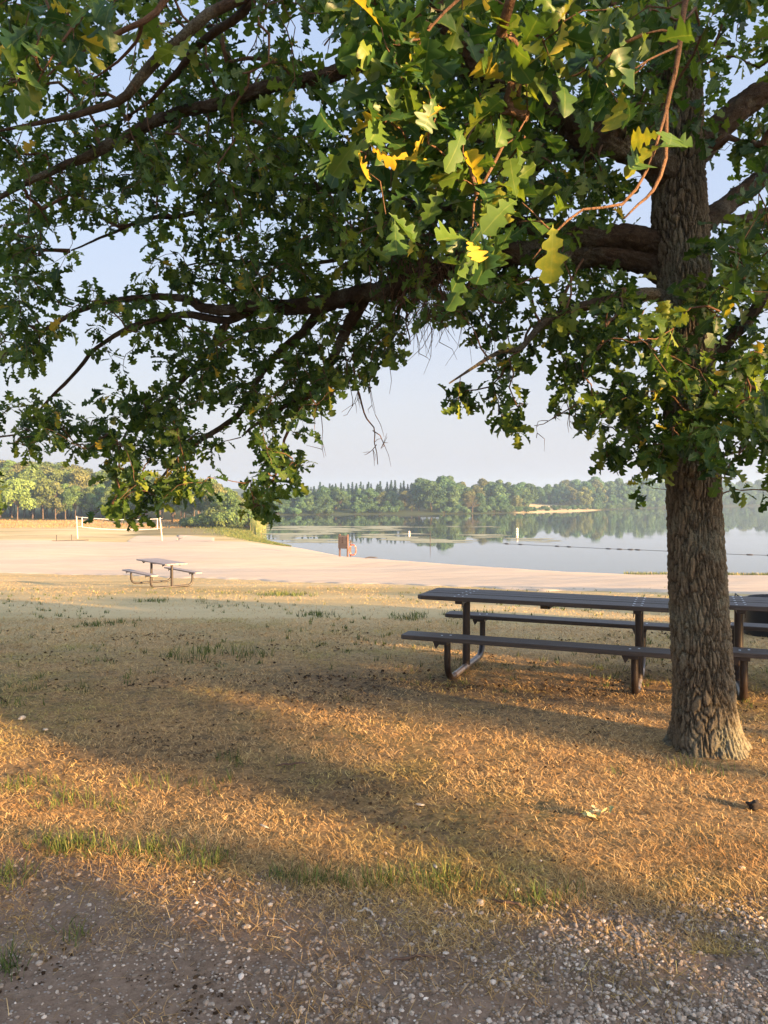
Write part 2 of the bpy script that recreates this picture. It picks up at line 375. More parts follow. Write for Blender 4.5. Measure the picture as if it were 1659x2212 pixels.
# ------------------------------------------------------------ picnic tables
def arc(c, r, a0, a1, n, ax):
    """points of an arc in the plane spanned by ax (horizontal unit vector) and z"""
    return [np.array([c[0], c[1], c[2]]) + r * (math.cos(a) * np.array(ax) + math.sin(a) * np.array([0, 0, 1.0])) for a in np.linspace(a0, a1, n)]
def make_table(label, wood, group, rub=True):
    root = empty('picnic_table')
    tag(root, label, 'picnic table', group)
    L = 2.47; sx = .825; bolt = {}
    def planks(name, y0, w, n, z, th, gap, parent, clip=.05):
        bw = (w - gap * (n - 1)) / n
        mb = MB()
        for i in range(n):
            y = y0 - w / 2 + bw / 2 + i * (bw + gap)
            c0 = clip if i == 0 and n > 1 else 0; c1 = clip if i == n - 1 and n > 1 else 0
            if n == 1: c0 = c1 = clip * .5
            h = bw / 2; l = L / 2 + rng.uniform(-.004, .004); b = .004
            out = [(-l, -h + c0), (-l + c0, -h), (l - c0, -h), (l, -h + c0), (l, h - c1), (l - c1, h), (-l + c1, h), (-l, h - c1)]
            V = []
            for zz_, ins in ((z - th, b), (z - th + b, 0), (z - b, 0), (z, b)):
                for (X_, Y_) in out:
                    V.append((X_ - math.copysign(ins, X_), y + Y_ - math.copysign(min(ins, h), Y_), zz_))
            Q = [[r * 8 + k, r * 8 + (k + 1) % 8, r * 8 + 8 + (k + 1) % 8, r * 8 + 8 + k] for r in range(3) for k in range(8)]
            for o_, fl in ((0, 1), (24, 0)):
                for a in ([0, 1, 2, 3], [0, 3, 4, 7], [7, 4, 5, 6]):
                    a = [o_ + t for t in a]; Q.append(a[::-1] if fl else a)
            # slight sag of old boards
            V = np.array(V); V[:, 2] += rng.uniform(-.002, .002)
            mb.add(V, Q)
        return mb.build(name, wood, parent)
    top = planks('table_top', 0, .72, 5, .765, .04, .008, root)
    seats = [planks('seat', s * .70, .245, 1, .455, .04, .0, root, .05) for s in (-1, 1)]
    # bolt heads, two to a board over each support
    def bolts(y0, w, n, z, parent):
        bw = w / n
        for s in (-1, 1):
            for i in range(n):
                for dx in (-.035, .035):
                    x = s * sx + dx; y = y0 - w / 2 + bw * (i + .5) + (dx * .6)
                    if 'b' in bolt: c = bolt['b'].copy(); COL.objects.link(c); c.parent = parent; c.location = (x, y, z); continue
                    mb = MB(); loc = (x, y, z); x = y = 0
                    a = np.arange(10) * math.pi / 5
                    V = [[.011 * math.cos(t), .011 * math.sin(t), 0] for t in a] + [[.008 * math.cos(t), .008 * math.sin(t), .0035] for t in a] + [[0, 0, .0045]]
                    mb.add(V, [[k, (k + 1) % 10, 10 + (k + 1) % 10, 10 + k] for k in range(10)], [[10 + k, 10 + (k + 1) % 10, 20] for k in range(10)])
                    V = 0; bolt['b'] = mb.build('bolt', M['bolt'], parent, True); bolt['b'].location = loc
    bolts(0, .72, 5, .765, top)
    for s, o in zip((-1, 1), seats): bolts(s * .70, .245, 1, .455, o)
    r = .031
    for sgn in (-1, 1):
        X = sgn * sx; yb = .665; rb = .17
        P = [(X, -yb, .40)] + [(X, -yb, .3)] + [tuple(p) for p in arc((X, -yb + rb, rb + r), rb, math.pi, 1.5 * math.pi, 9, (0, 1, 0))]
        P += [(X, -.2, r), (X, .2, r)] + [tuple(p) for p in arc((X, yb - rb, rb + r), rb, 1.5 * math.pi, 2 * math.pi, 9, (0, 1, 0))] + [(X, yb, .3), (X, yb, .40)]
        mb = MB(); mb.tube(P, r, 14); fr = mb.build('base_frame', M['steel'], root); smooth_edges(fr)
        if rub:      # shoes have rubbed the paint off the top of the bottom rail
            mb = MB(); mb.tube([(X + .006, -.44, r + .004), (X + .006, 0, r + .0045), (X + .006, .44, r + .004)], r - .0025, 14); smooth_edges(mb.build('worn_rail', M['rubbed'], fr))
        mb = MB(); mb.tube([(X, 0, r * 1.6), (X, 0, .70)], .038, 16)
        smooth_edges(mb.build('post', M['steel'], root))
        mb = MB(); mb.box((X, 0, .7075), (.07, .60, .034), bev=.003)       # cross arm beneath the top
        o = mb.build('cross_arm', M['steel'], root)
        for s in (-1, 1):                                                  # angled end gussets
            mb = MB()
            mb.add([[X - sgn * .036, s * .30, .724], [X - sgn * .036, s * .12, .724], [X - sgn * .036, s * .29, .655], [X - sgn * .030, s * .30, .724], [X - sgn * .030, s * .12, .724], [X - sgn * .030, s * .29, .655]],
                   [[0, 1, 4, 3], [1, 2, 5, 4], [2, 0, 3, 5]], [[0, 2, 1], [3, 4, 5]])
            mb.build('gusset', M['steel'], o)
        for s in (-1, 1):                                                  # seat bracket
            mb = MB(); mb.box((X, s * .70, .4005), (.075, .22, .028), bev=.003); o = mb.build('seat_bracket', M['steel'], root); mb = MB()
            xb = X - .06
            V = [[X - .10, s * .70 - .10, .414], [X - .02, s * .70 - .10, .414], [X - .07, s * .70 - .10, .345], [X - .10, s * .70 - .094, .414], [X - .02, s * .70 - .094, .414], [X - .07, s * .70 - .094, .345]]
            mb.add(V, [[0, 1, 4, 3], [1, 2, 5, 4], [2, 0, 3, 5]], [[0, 2, 1], [3, 4, 5]])
            mb.build('gusset', M['steel'], o)
    mb = MB(); mb.box((0, 0, .7035), (.09, .50, .041), bev=.003)
    mb.add([[-.03, -.34, .724], [-.03, -.25, .724], [-.03, -.25, .684], [.03, -.34, .724], [.03, -.25, .724], [.03, -.25, .684]], [[0, 3, 4, 1], [1, 4, 5, 2], [2, 5, 3, 0]], [[0, 1, 2], [3, 5, 4]])
    mb.build('centre_brace', wood, root)
    return root
def copy_tree(o, parent=None):
    c = o.copy(); COL.objects.link(c)
    if parent is not None: c.parent = parent
    for ch in list(o.children): copy_tree(ch, c)
    return c
axis = R(-21.3)
T1 = make_table('dark picnic table in the shade, its near end board corner by the oak', M['board'], 'picnic tables')
T1['label'] = 'long dark picnic table in the shade left of the oak trunk, both benches in view'
p1 = np.array([1.595, 7.47]); T1.location = (p1[0], p1[1], gz1(*p1) - .005); T1.rotation_euler = (0, R(.2), axis)
T2 = copy_tree(T1); T2['label'] = 'dark picnic table running out of the picture to the right of the oak trunk'
p2 = p1 + 2.49 * np.array([math.cos(axis), math.sin(axis)]); T2.location = (p2[0], p2[1], gz1(*p2) - .005); T2.rotation_euler = (0, R(.2), axis)
T3 = make_table('grey topped picnic table with brown legs standing alone where the grass meets the sand', M['board_far'], 'picnic tables', False)
p3 = np.array([-7.28, 25.3]); T3.location = (p3[0], p3[1], -1.27 + .0); T3.rotation_euler = (0, 0, R(-52))
T3.location.z = gz1(*p3) + .05; T3.scale = (1.04, 1.04, 1.04)

# ---------------------------------------------------------------- fire ring
fx, fy = 5.52, 10.7; fz = gz1(fx, fy)
fr = empty('fire_ring', (fx, fy, fz)); tag(fr, 'black round steel fire ring behind the bench right of the oak trunk', 'fire ring')
mb = MB(); n = 40; a = np.arange(n) * 2 * math.pi / n
prof = [(.50, 0), (.50, .46), (.515, .47), (.515, .485), (.485, .485), (.485, .0)]
V = [[r_ * math.cos(t), r_ * math.sin(t), z_] for (r_, z_) in prof for t in a]
Q = [[k * n + i, k * n + (i + 1) % n, (k + 1) * n + (i + 1) % n, (k + 1) * n + i] for k in range(len(prof) - 1) for i in range(n)]
mb.add(V, Q); smooth_edges(mb.build('ring_wall', M['black'], fr))
mb = MB()
for i in range(-8, 9):
    x = i * .05; h = math.sqrt(max(.0, .45 ** 2 - x * x)); mb.tube([(x, -h, .50), (x, h, .50)], .005, 6)
mb.tube([(.45 * math.cos(t), .45 * math.sin(t), .50) for t in np.linspace(0, 2 * math.pi, 33)], .008, 6)
g_ = mb.build('cooking_grate', M['black'], fr)
mb = MB(); mb.tube([(-.50, -.1, .50), (-.62, -.1, .52), (-.68, -.1, .56), (-.66, 0, .57), (-.62, .1, .52), (-.50, .1, .50)], .008, 6); mb.build('handle', M['black'], g_)

# ----------------------------------------------------- beach sign, life ring
D = 64.5; sxp = at(735, 1195, D)
sz = gz1(sxp[0] + .2, D)
sg = empty('rules_sign', (sxp[0] + .25, D, sz + .03), R(-35)); tag(sg, 'brown beach rules sign with pale lines of lettering on two posts by the water', 'sign')
for s in (-1, 1):
    mb = MB(); mb.box((s * .42, .06, .92), (.13, .13, 1.9), bev=.02); mb.build('post', M['signpost'], sg)
mb = MB(); mb.box((0, -.045, 1.22), (.98, .05, 1.10), bev=.01); sb = mb.build('sign_board', M['signboard'], sg)
mb = MB()
for k, (x0, x1) in enumerate([(-.40, .40), (-.36, -.08), (-.36, .0), (-.36, -.1), (-.36, -.04), (-.36, -.12), (-.36, .02), (-.40, .40), (-.40, .40), (-.38, .30)]):
    z = 1.68 - k * .1
    mb.box(((x0 + x1) / 2, -.0725, z), (x1 - x0, .004, .03 if k not in (0,) else .06))
for k in range(1, 7): mb.box((.24, -.0725, 1.68 - k * .1), (.24, .004, .04))
mb.box((.09, -.0725, 1.33), (.02, .004, .56))
for z in (1.755, .685): mb.box((0, -.0725, z), (.94, .004, .014))
for x in (-.47, .47): mb.box((x, -.0725, 1.22), (.014, .004, 1.05))
mb.build('lettering', M['signink'], sb)
lp = np.array([sxp[0] + .25 + .72, D + .35])
mb = MB(); mb.box((0, 0, .65), (.10, .10, 1.30), bev=.02)
st = empty('life_ring_post', (lp[0] - .12, lp[1], gz1(*lp) + .03)); tag(st, 'short post with a pointed cap holding the red life ring', 'post')
mb.build('post', M['signpost'], st)
mb = MB(); mb.add([[-.1, -.1, 1.3], [.1, -.1, 1.3], [.1, .1, 1.3], [-.1, .1, 1.3], [0, 0, 1.5]], [[0, 3, 2, 1]], [[0, 1, 4], [1, 2, 4], [2, 3, 4], [3, 0, 4]]); mb.build('cap', M['stake'], st)
mb = MB(); mb.tube([(.30 * math.cos(t), 0, .43 * math.sin(t)) for t in np.linspace(0, 2 * math.pi, 33)], .055, 10, False)
lr = mb.build('ring_body', M['ring'], None); lr.name = 'life_ring'
lr.location = (lp[0] + .06, lp[1] - .14, st.location.z + .62); lr.rotation_euler = (0, 0, R(-20)); smooth_edges(lr); tag(lr, 'faded red life ring hanging on its short post beside the sign', 'life ring')
for s in range(4):
    t = math.pi / 4 + s * math.pi / 2; mb = MB()
    mb.tube([(.30 * math.cos(u), 0, .43 * math.sin(u)) for u in np.linspace(t - .09, t + .09, 4)], .059, 10); mb.build('band', M['band'], lr)

# ---------------------------------------------------------- volleyball net
D0, D1 = 87.5, 84.5
A = at(167, 1165, D0); B = at(351, 1165, D1); A[2] = gz1(A[0], A[1]); B[2] = gz1(B[0], B[1])
vn = empty('volleyball_net', ((A + B) / 2).tolist()); O = (A + B) / 2
tag(vn, 'volleyball net with white tapes strung between two pale posts on the grass', 'volleyball net')
for P_, ln in ((A, (-.05)), (B, .02)):
    mb = MB(); mb.tube([P_ - O + [-ln, 0, -.1], P_ - O + [ln * 2 if P_ is A else -.28, 0, 2.55]], .065, 10); smooth_edges(mb.build('post', M['pole'], vn))
a0 = A - O + np.array([.55, 0, 0]); b0 = B - O + np.array([-.55, 0, 0])
def sag(h, s, w, name, mat):
    P_ = [a0 * (1 - t) + b0 * t + np.array([0, 0, h - s * 4 * t * (1 - t)]) for t in np.linspace(0, 1, 25)]
    mb = MB(); P_ = np.array(P_); n = len(P_)
    V = np.concatenate([P_ + [0, -.012, -w / 2], P_ + [0, -.012, w / 2], P_ + [0, .012, w / 2], P_ + [0, .012, -w / 2]])
    Q = [[k * n + i, k * n + i + 1, ((k + 1) % 4) * n + i + 1, ((k + 1) % 4) * n + i] for k in range(4) for i in range(n - 1)]
    mb.add(V, Q); mb.build(name, mat, vn)
sag(2.42, .17, .065, 'top_tape', M['white']); sag(1.33, .20, .06, 'bottom_tape', M['white'])
for P_ in (a0, b0):
    mb = MB(); mb.box(P_ + np.array([0, 0, 1.875]), (.07, .02, 1.17)); mb.build('side_tape', M['white'], vn)
mb = MB()
for t in np.linspace(.01, .99, 90):
    p = a0 * (1 - t) + b0 * t; s = 4 * t * (1 - t); mb.tube([p + [0, 0, 1.33 - .2 * s], p + [0, 0, 2.42 - .17 * s]], .0022, 3, False)
for h in np.linspace(0, 1, 11)[1:-1]:
    mb.tube([a0 * (1 - t) + b0 * t + np.array([0, 0, 1.33 + 1.09 * h - (.2 - .03 * h) * 4 * t * (1 - t)]) for t in np.linspace(0, 1, 13)], .0022, 3, False)
mb.build('netting', M['net'], vn)
for hh in (2.42, 1.36):
    for P_, q in ((A, a0), (B, b0)): mb = MB(); mb.tube([P_ - O + [0, 0, hh + .03], q + [0, 0, hh]], .012, 5); mb.build('cord', M['white'], vn)
for i, (u, lab) in enumerate([(201, 'short dark stake in the grass, the one standing apart from the net'), (254, 'short dark stake in the grass, the one nearer the volleyball post')]):
    p = at(u * .607, 1165, 83 + 1.2 * i); z = gz1(p[0], p[1]); mb = MB(); mb.tube([(0, 0, -.1), (.01, 0, .62 + .01 * i)], .045, 8)
    mb.add([[-.045, -.045, .62], [.06, -.045, .62], [.06, .045, .62], [-.045, .045, .62], [.01, 0, .68]], [[0, 1, 2, 3]], [[0, 1, 4], [1, 2, 4], [2, 3, 4], [3, 0, 4]])
    o = mb.build('wooden_stake', M['stake']); o.location = (p[0], p[1], z); tag(o, lab, 'stake', 'short stakes beside the volleyball net')
pA = at(122, 1165, 83); pB = at(190, 1165, 85)
mb = MB(); mb.tube([(0, 0, 0), (1.7, .6, .02), (3.3, 1.6, 0)], .045, 6); o = mb.build('timber_edging', M['stake']); o.location = (pA[0] - .3, pA[1] - .4, gz1(pA[0], pA[1]) + .05); tag(o, 'low dark timber edging lying between the stakes and the net', 'timber')

# --------------------------------------------------------- buoys, swim rope
def buoy(u, v, s, label):
    D = (EYE - WZ) * F / (v - HZ); p = at(u, v, D); r = empty('swim_buoy', (p[0], p[1], WZ)); tag(r, label, 'buoy', 'swim area buoys')
    mb = MB(); n = 16; a = np.arange(n) * 2 * math.pi / n
    prof = [(0, -.3), (.20, -.28), (.20, .0), (.19, .9), (.17, 1.02), (.09, 1.08), (0, 1.09)]
    V = [[q * s * math.cos(t), q * s * math.sin(t), z * s] for q, z in prof for t in a]
    mb.add(V, [[k * n + i, k * n + (i + 1) % n, (k + 1) * n + (i + 1) % n, (k + 1) * n + i] for k in range(6) for i in range(n)]); smooth_edges(mb.build('float_body', M['white'], r))
    for z0, z1 in ((.70, .80), (.30, .38)):
        mb = MB(); V = [[(.203) * s * math.cos(t), .203 * s * math.sin(t), z * s] for z in (z0, z1) for t in a]
        mb.add(V, [[i, (i + 1) % n, n + (i + 1) % n, n + i] for i in range(n)]); mb.build('orange_band', M['orange'], r)
    return r
buoy(884, 1158, .62, 'white swim buoy standing among the floating weed beyond the sign')
buoy(1117, 1155, .85, 'taller white swim buoy with orange bands out on open water beyond the dark rope')
mb = MB(); Pr = []
for u, v in ((1085, 1174.5), (1160, 1178), (1250, 1182), (1340, 1186.5), (1400, 1189), (1500, 1193), (1600, 1198), (1659, 1200), (1800, 1207)):
    D = (EYE - WZ) * F / (v - HZ); p = at(u, v, D); p[2] = WZ + .02; Pr.append(p)
Pr = np.array(Pr); t = np.linspace(0, len(Pr) - 1, 60); Pr2 = np.stack([np.interp(t, np.arange(len(Pr)), Pr[:, k]) for k in range(3)], 1)
Pr2[:, 1] += .25 * np.sin(t * 2.1)
O = Pr2[0].copy(); root = empty('swim_rope', O.tolist()); tag(root, 'dark swim area rope with small floats lying across the water', 'rope')
mb.tube(Pr2 - O, .013, 6); mb.build('rope', M['rope'], root)
for k in (1, 4, 11, 13, 20, 22, 25, 27, 34, 36, 41, 47, 52, 55):
    mb = MB(); d_ = Pr2[k + 1] - Pr2[k]; d_ /= np.linalg.norm(d_)
    mb.tube([Pr2[k] - O + d_ * q for q in (-.28, -.2, 0, .2, .28)], [.015, .05, .06, .05, .015], 8); mb.build('float', M['rope'], root, True)
p = at(929, 1166, (EYE - WZ) * F / (1175 - HZ)); mb = MB(); mb.tube([(0, 0, -.4), (.02, 0, .5), (.0, .0, 1.5)], [.04, .035, .02], 6); o = mb.build('thin_pole', M['stake']); o.location = (p[0], p[1], WZ); tag(o, 'thin grey pole poking out of the floating weed', 'pole')
p = at(1323, 1207, 62.5); mb = MB(); mb.tube([(-.5, 0, .02), (-.1, .05, .09), (.3, 0, .07), (.55, .1, .02)], [.03, .06, .05, .02], 6); o = mb.build('driftwood', M['stake']); xw = (801.5 - 829.5) / F * 62.3; o.location = (xw, 62.3, gz1(xw, 62.3) + .06); tag(o, 'dark piece of driftwood at the edge of the water', 'driftwood')

# -------------------------------------------------------- woodland beyond
def mat_farleaf(name, a, b, c_, trans=.25):
    g = NT(name); t = g.attr('tint'); oi = g.new('ShaderNodeObjectInfo')
    col = g.ramp(t, [(0, a), (.5, b), (1, c_)])
    hs = g.new('ShaderNodeHueSaturation'); g.set(hs.inputs['Color'], col)
    g.set(hs.inputs['Hue'], g.math('MULTIPLY_ADD', oi.outputs['Random'], .04, .465))
    r2 = g.new('ShaderNodeTexWhiteNoise', noise_dimensions='1D'); g.set(r2.inputs['W'], oi.outputs['Random'])
    g.set(hs.inputs['Value'], g.math('MULTIPLY_ADD', r2.outputs['Value'], .55, .72)); hs.inputs['Saturation'].default_value = .82
    g.done(hs.outputs[0], .7, None, .15)
    tr = g.new('ShaderNodeBsdfTranslucent'); g.set(tr.inputs[0], hs.outputs[0])
    mx = g.new('ShaderNodeMixShader'); mx.inputs[0].default_value = trans
    g.t.links.new(g.b.outputs[0], mx.inputs[1]); g.t.links.new(tr.outputs[0], mx.inputs[2]); g.t.links.new(mx.outputs[0], g.out.inputs[0])
    return g.m
M['fl_oak'] = mat_farleaf('woodland_leaf', (.026, .062, .010), (.075, .145, .018), (.155, .25, .035))
M['fl_lime'] = mat_farleaf('lime_leaf', (.07, .13, .014), (.14, .23, .024), (.22, .31, .04))
M['fl_tan'] = mat_farleaf('dry_tinged_leaf', (.042, .066, .016), (.10, .135, .028), (.19, .215, .05))
M['fl_shore'] = mat_farleaf('far_shore_leaf', (.014, .06, .022), (.04, .12, .038), (.10, .22, .06))
M['fl_con'] = mat_farleaf('spruce_needle', (.006, .026, .018), (.013, .05, .032), (.025, .075, .045), .1)

def rand_rot(n, g=rng):
    q = g.normal(size=(n, 4)); q /= np.linalg.norm(q, axis=1)[:, None]
    w, x, y, z = q.T
    return np.stack([np.stack([1 - 2 * (y * y + z * z), 2 * (x * y - z * w), 2 * (x * z + y * w)], -1),
                     np.stack([2 * (x * y + z * w), 1 - 2 * (x * x + z * z), 2 * (y * z - x * w)], -1),
                     np.stack([2 * (x * z - y * w), 2 * (y * z + x * w), 1 - 2 * (x * x + y * y)], -1)], 1)
def frames(nrm, g=rng, tilt=.5):
    """random frames whose third column is close to nrm"""
    n = nrm + g.normal(size=nrm.shape) * tilt; n /= np.linalg.norm(n, axis=1)[:, None] + 1e-9
    a = g.normal(size=nrm.shape); x = np.cross(a, n); x /= np.linalg.norm(x, axis=1)[:, None] + 1e-9
    y = np.cross(n, x)
    return np.stack([x, y, n], -1)
def spray(P, Fm, S, tint, g=rng):
    """leafy sprays: small ragged five-cornered faces, bent along the middle"""
    base = np.array([[-.5, -.1, 0], [-.15, -.5, -.12], [.35, -.35, .0], [.55, .15, -.1], [.05, .5, .0], [-.3, .3, -.15]])
    B = base[None] * (1 + g.uniform(-.3, .3, (len(P), 6, 1)))
    V = np.einsum('nij,nkj->nki', Fm, B * S[:, None, None]) + P[:, None]
    i = np.arange(len(P))[:, None] * 6
    Q = np.concatenate([i + [0, 1, 2, 3], i + [0, 3, 4, 5]])
    return V.reshape(-1, 3), Q, np.repeat(tint, 6)
def broad_proto(seed, H, Rr, crown_lo, n, leaf=.34, mat='fl_oak', lobes=26, trunks=1, tr_=.018, lr=(.22, .40)):
    g = np.random.default_rng(seed)
    ch = H - crown_lo
    L = []
    for i in range(lobes):
        a = g.uniform(0, 2 * math.pi); t = g.uniform(0, 1); q = math.sqrt(g.uniform(.05, 1))
        prof = math.sqrt(max(0, 1 - (2 * (t ** .8) - .9) ** 2)) * .9 + .12
        L.append((q * Rr * prof * math.cos(a) * .8, q * Rr * prof * math.sin(a) * .8, crown_lo + ch * (.1 + .78 * t), Rr * g.uniform(*lr)))
    L.append((0, 0, H - Rr * lr[1] * .8, Rr * lr[1] * .8))
    L = np.array(L); w = L[:, 3] ** 2; idx = g.choice(len(L), n, p=w / w.sum())
    d = g.normal(size=(n, 3)); d /= np.linalg.norm(d, axis=1)[:, None]; d[:, 2] = np.abs(d[:, 2]) * np.where(g.random(n) < .75, 1, -1)
    r = L[idx, 3] * g.uniform(.6, 1.12, n) ** .5 * (1 + .15 * np.sin(d[:, 0] * 7 + idx) * np.sin(d[:, 1] * 6 + idx))
    P = L[idx, :3] + d * r[:, None] * [1, 1, .75]
    tint = np.clip(.5 + g.normal(0, .16, n) + g.normal(0, .13, len(L))[idx], 0, 1)
    V, Q, T = spray(P, frames(d + [0, 0, .4], g, .55), g.uniform(.7, 1.3, n) * leaf, tint, g)
    tb = MB()
    for k in range(trunks):
        ox, oy = (g.uniform(-.5, .5), g.uniform(-.5, .5)) if trunks > 1 else (0, 0)
        top = crown_lo + ch * .6; lean = g.uniform(-.5, .5, 2)
        zz = np.linspace(-.3, top, 7); tr = H * tr_ * (1 - .75 * np.linspace(0, 1, 7) ** .8); tr[0] *= 1.4
        tb.tube(np.stack([ox + lean[0] * (zz / top) ** 2 + g.uniform(-.06, .06, 7), oy + lean[1] * (zz / top) ** 2, zz], 1), tr, 7, True, .08)
        for j in range(7):
            z0 = crown_lo * .75 + g.uniform(0, 1) * ch * .4; b = L[g.integers(len(L))]
            s = np.array([ox + lean[0] * (z0 / top) ** 2, oy + lean[1] * (z0 / top) ** 2, z0]); e = b[:3]
            if e[2] < z0: e = e + [0, 0, z0 - e[2] + .3]
            m = (s + e) / 2 + [0, 0, .15 * np.linalg.norm(e - s)]; m[:2] = s[:2] * .45 + e[:2] * .55
            tb.tube([s, (s + m) / 2, m, (m + e) / 2, e], H * .018 * np.array([.5, .4, .3, .2, .1]), 5, False)
    return (V, Q, T, mat, tb)
def spruce_proto(seed, H, Rr):
    g = np.random.default_rng(seed); P = []; D = []; S = []
    lv = int(H / .32)
    for i in range(lv):
        t = i / lv; z = H * (.08 + .92 * t); r = Rr * (1 - t) ** .85 * g.uniform(.75, 1.15) + .06
        nb = max(4, int(10 * (1 - t) + 4)); a0 = g.uniform(0, 6.28)
        for j in range(nb):
            a = a0 + j * 2 * math.pi / nb + g.uniform(-.2, .2); rr = r * g.uniform(.7, 1.15)
            m = max(2, int(rr / .28))
            for q in range(m):
                f = (q + .5 + g.uniform(-.2, .2)) / m
                P.append([math.cos(a) * rr * f, math.sin(a) * rr * f, z - .28 * rr * f ** 1.3 + g.uniform(-.06, .06)]); D.append([.4 * math.cos(a), .4 * math.sin(a), 1]); S.append(.55 * (1.15 - .4 * f))
    n = len(P); tint = np.clip(.5 + g.normal(0, .25, n), 0, 1)
    V, Q, T = spray(np.array(P), frames(np.array(D), g, .35), np.array(S), tint, g)
    tb = MB(); tb.tube([(0, 0, -.3), (0, 0, H * .5), (0, 0, H * .98)], [H * .017, H * .01, .02], 6)
    return (V, Q, T, 'fl_con', tb)
def shrub_proto(seed, H, Rr, n, mat='fl_shore'):
    g = np.random.default_rng(seed); k = 9
    L = np.stack([g.uniform(-1, 1, k) * Rr * .7, g.uniform(-1, 1, k) * Rr * .7, g.uniform(.2, .7, k) * H, g.uniform(.3, .5, k) * Rr], 1)
    idx = g.integers(0, k, n); d = g.normal(size=(n, 3)); d /= np.linalg.norm(d, axis=1)[:, None]; d[:, 2] = np.abs(d[:, 2]) * np.where(g.random(n) < .8, 1, -.6)
    P = L[idx, :3] + d * (L[idx, 3] * g.uniform(.6, 1.1, n) ** .5)[:, None] * [1, 1, .8 * H / Rr]; P[:, 2] = np.maximum(P[:, 2], .02)
    tint = np.clip(.5 + g.normal(0, .16, n) + g.normal(0, .1, k)[idx], 0, 1)
    V, Q, T = spray(P, frames(d + [0, 0, .4], g, .5), g.uniform(.7, 1.3, n) * .26, tint, g)
    tb = MB()
    for j in range(6): e = L[j, :3]; tb.tube([(0, 0, -.2), e * [.4, .4, .5], e], [.05, .035, .015], 5)
    return (V, Q, T, mat, tb)
def bare_proto(seed, H):
    g = np.random.default_rng(seed); tb = MB()
    tb.tube([(0, 0, -.3), (.1, 0, H * .4), (0, .1, H * .75), (.1, 0, H)], [.2, .14, .08, .02], 7)
    for j in range(46):
        z = H * g.uniform(.3, .97); a = g.uniform(0, 6.28); l = (H - z) * .5 + .8; d = np.array([math.cos(a), math.sin(a), .35])
        s = np.array([.05, .03, z]); tb.tube([s, s + d * l * .5 + [0, 0, -.05], s + d * l], [.06, .035, .012], 4, False)
        for q in range(4):
            f = g.uniform(.3, .95); s2 = s + d * l * f; d2 = d + g.normal(size=3) * .6; tb.tube([s2, s2 + d2 * l * .3], [.022, .008], 3, False)
    n = 500; P = np.stack([g.normal(0, H * .16, n), g.normal(0, H * .16, n), H * g.uniform(.35, 1, n)], 1)
    V, Q, T = spray(P, rand_rot(n, g), np.full(n, .2), np.clip(g.normal(.6, .2, n), 0, 1), g)
    return (V, Q, T, 'fl_tan', tb)

used = {}
def make_tree(kind_name, proto_key, proto, label, cat, group, x, y, scale, rz, mat=None, sz=None, z=None):
    """the first tree of a prototype owns its meshes, the others copy it with its crown and trunk"""
    key = (proto_key, mat)
    if key not in used:
        root = empty(kind_name); V, Q, T, mt, tb = proto
        mesh_obj('crown', V, [Q], M[mat or mt], root, False, {'tint': T})
        tb.build('trunk', M['farbark'], root, True)
        used[key] = root
    else:
        src = used[key]; root = src.copy(); root.name = kind_name; COL.objects.link(root)
        for ch in list(src.children):
            c = ch.copy(); COL.objects.link(c); c.parent = root
    root.location = (x, y, gz1(x, y) - .05 if z is None else z); root.rotation_euler = (0, 0, rz); root.scale = (scale, scale, sz or scale)
    for k in list(root.keys()): del root[k]
    return tag(root, label, cat, group)
PB = {i: broad_proto(100 + i, *a) for i, a in enumerate([(10, 4.2, 2.0, 5200), (10, 3.6, 2.6, 4600), (10, 3.2, 1.8, 4600), (10, 4.6, 3.0, 5200), (10, 3.0, 1.2, 4600)])}
PF = {i: broad_proto(150 + i, *a) for i, a in enumerate([(10, 4.4, .8, 5200, .42, 'fl_shore'), (10, 3.8, .6, 4600, .42, 'fl_shore'), (10, 3.0, 1.0, 4200, .42, 'fl_shore'), (10, 5.0, .5, 5600, .42, 'fl_shore')])}
PS = {i: spruce_proto(200 + i, 10, r_) for i, r_ in enumerate((2.7, 2.2, 3.1))}
PH = {i: shrub_proto(300 + i, 2.2, 1.9, 1300) for i in range(3)}
gT = np.random.default_rng(55)
def top_h(u, v, D, x, y):
    return EYE + (HZ - v) * D / F - gz1(x, y)
# the wood behind the volleyball court: rows from front to back
rows = [(158, 26, [( -260, 1050), (0, 1040), (90, 1035), (200, 1045), (330, 1042), (460, 1040)], (-260, 400)), (168, 24, [(-260, 1015), (0, 1008), (100, 1005), (200, 1012), (300, 1022), (450, 1035)], (-260, 440)),
        (180, 24, [(-260, 995), (60, 994), (120, 1002), (200, 1013), (260, 1016), (330, 1030), (500, 1045)], (-260, 440)), (194, 26, [(-260, 995), (60, 996), (160, 1010), (215, 1018), (250, 1004), (300, 1020), (500, 1048)], (-260, 440)),
        (208, 26, [(-260, 1000), (500, 1040)], (-260, 420))]
lab_row = {0: 'bushy oak in the front row of the wood behind the volleyball court', 1: 'tall green tree in the middle of the wood behind the volleyball court', 2: 'tall green tree in the middle of the wood behind the volleyball court',
           3: 'tall tree at the back of the wood behind the volleyball court', 4: 'tall tree at the back of the wood behind the volleyball court'}
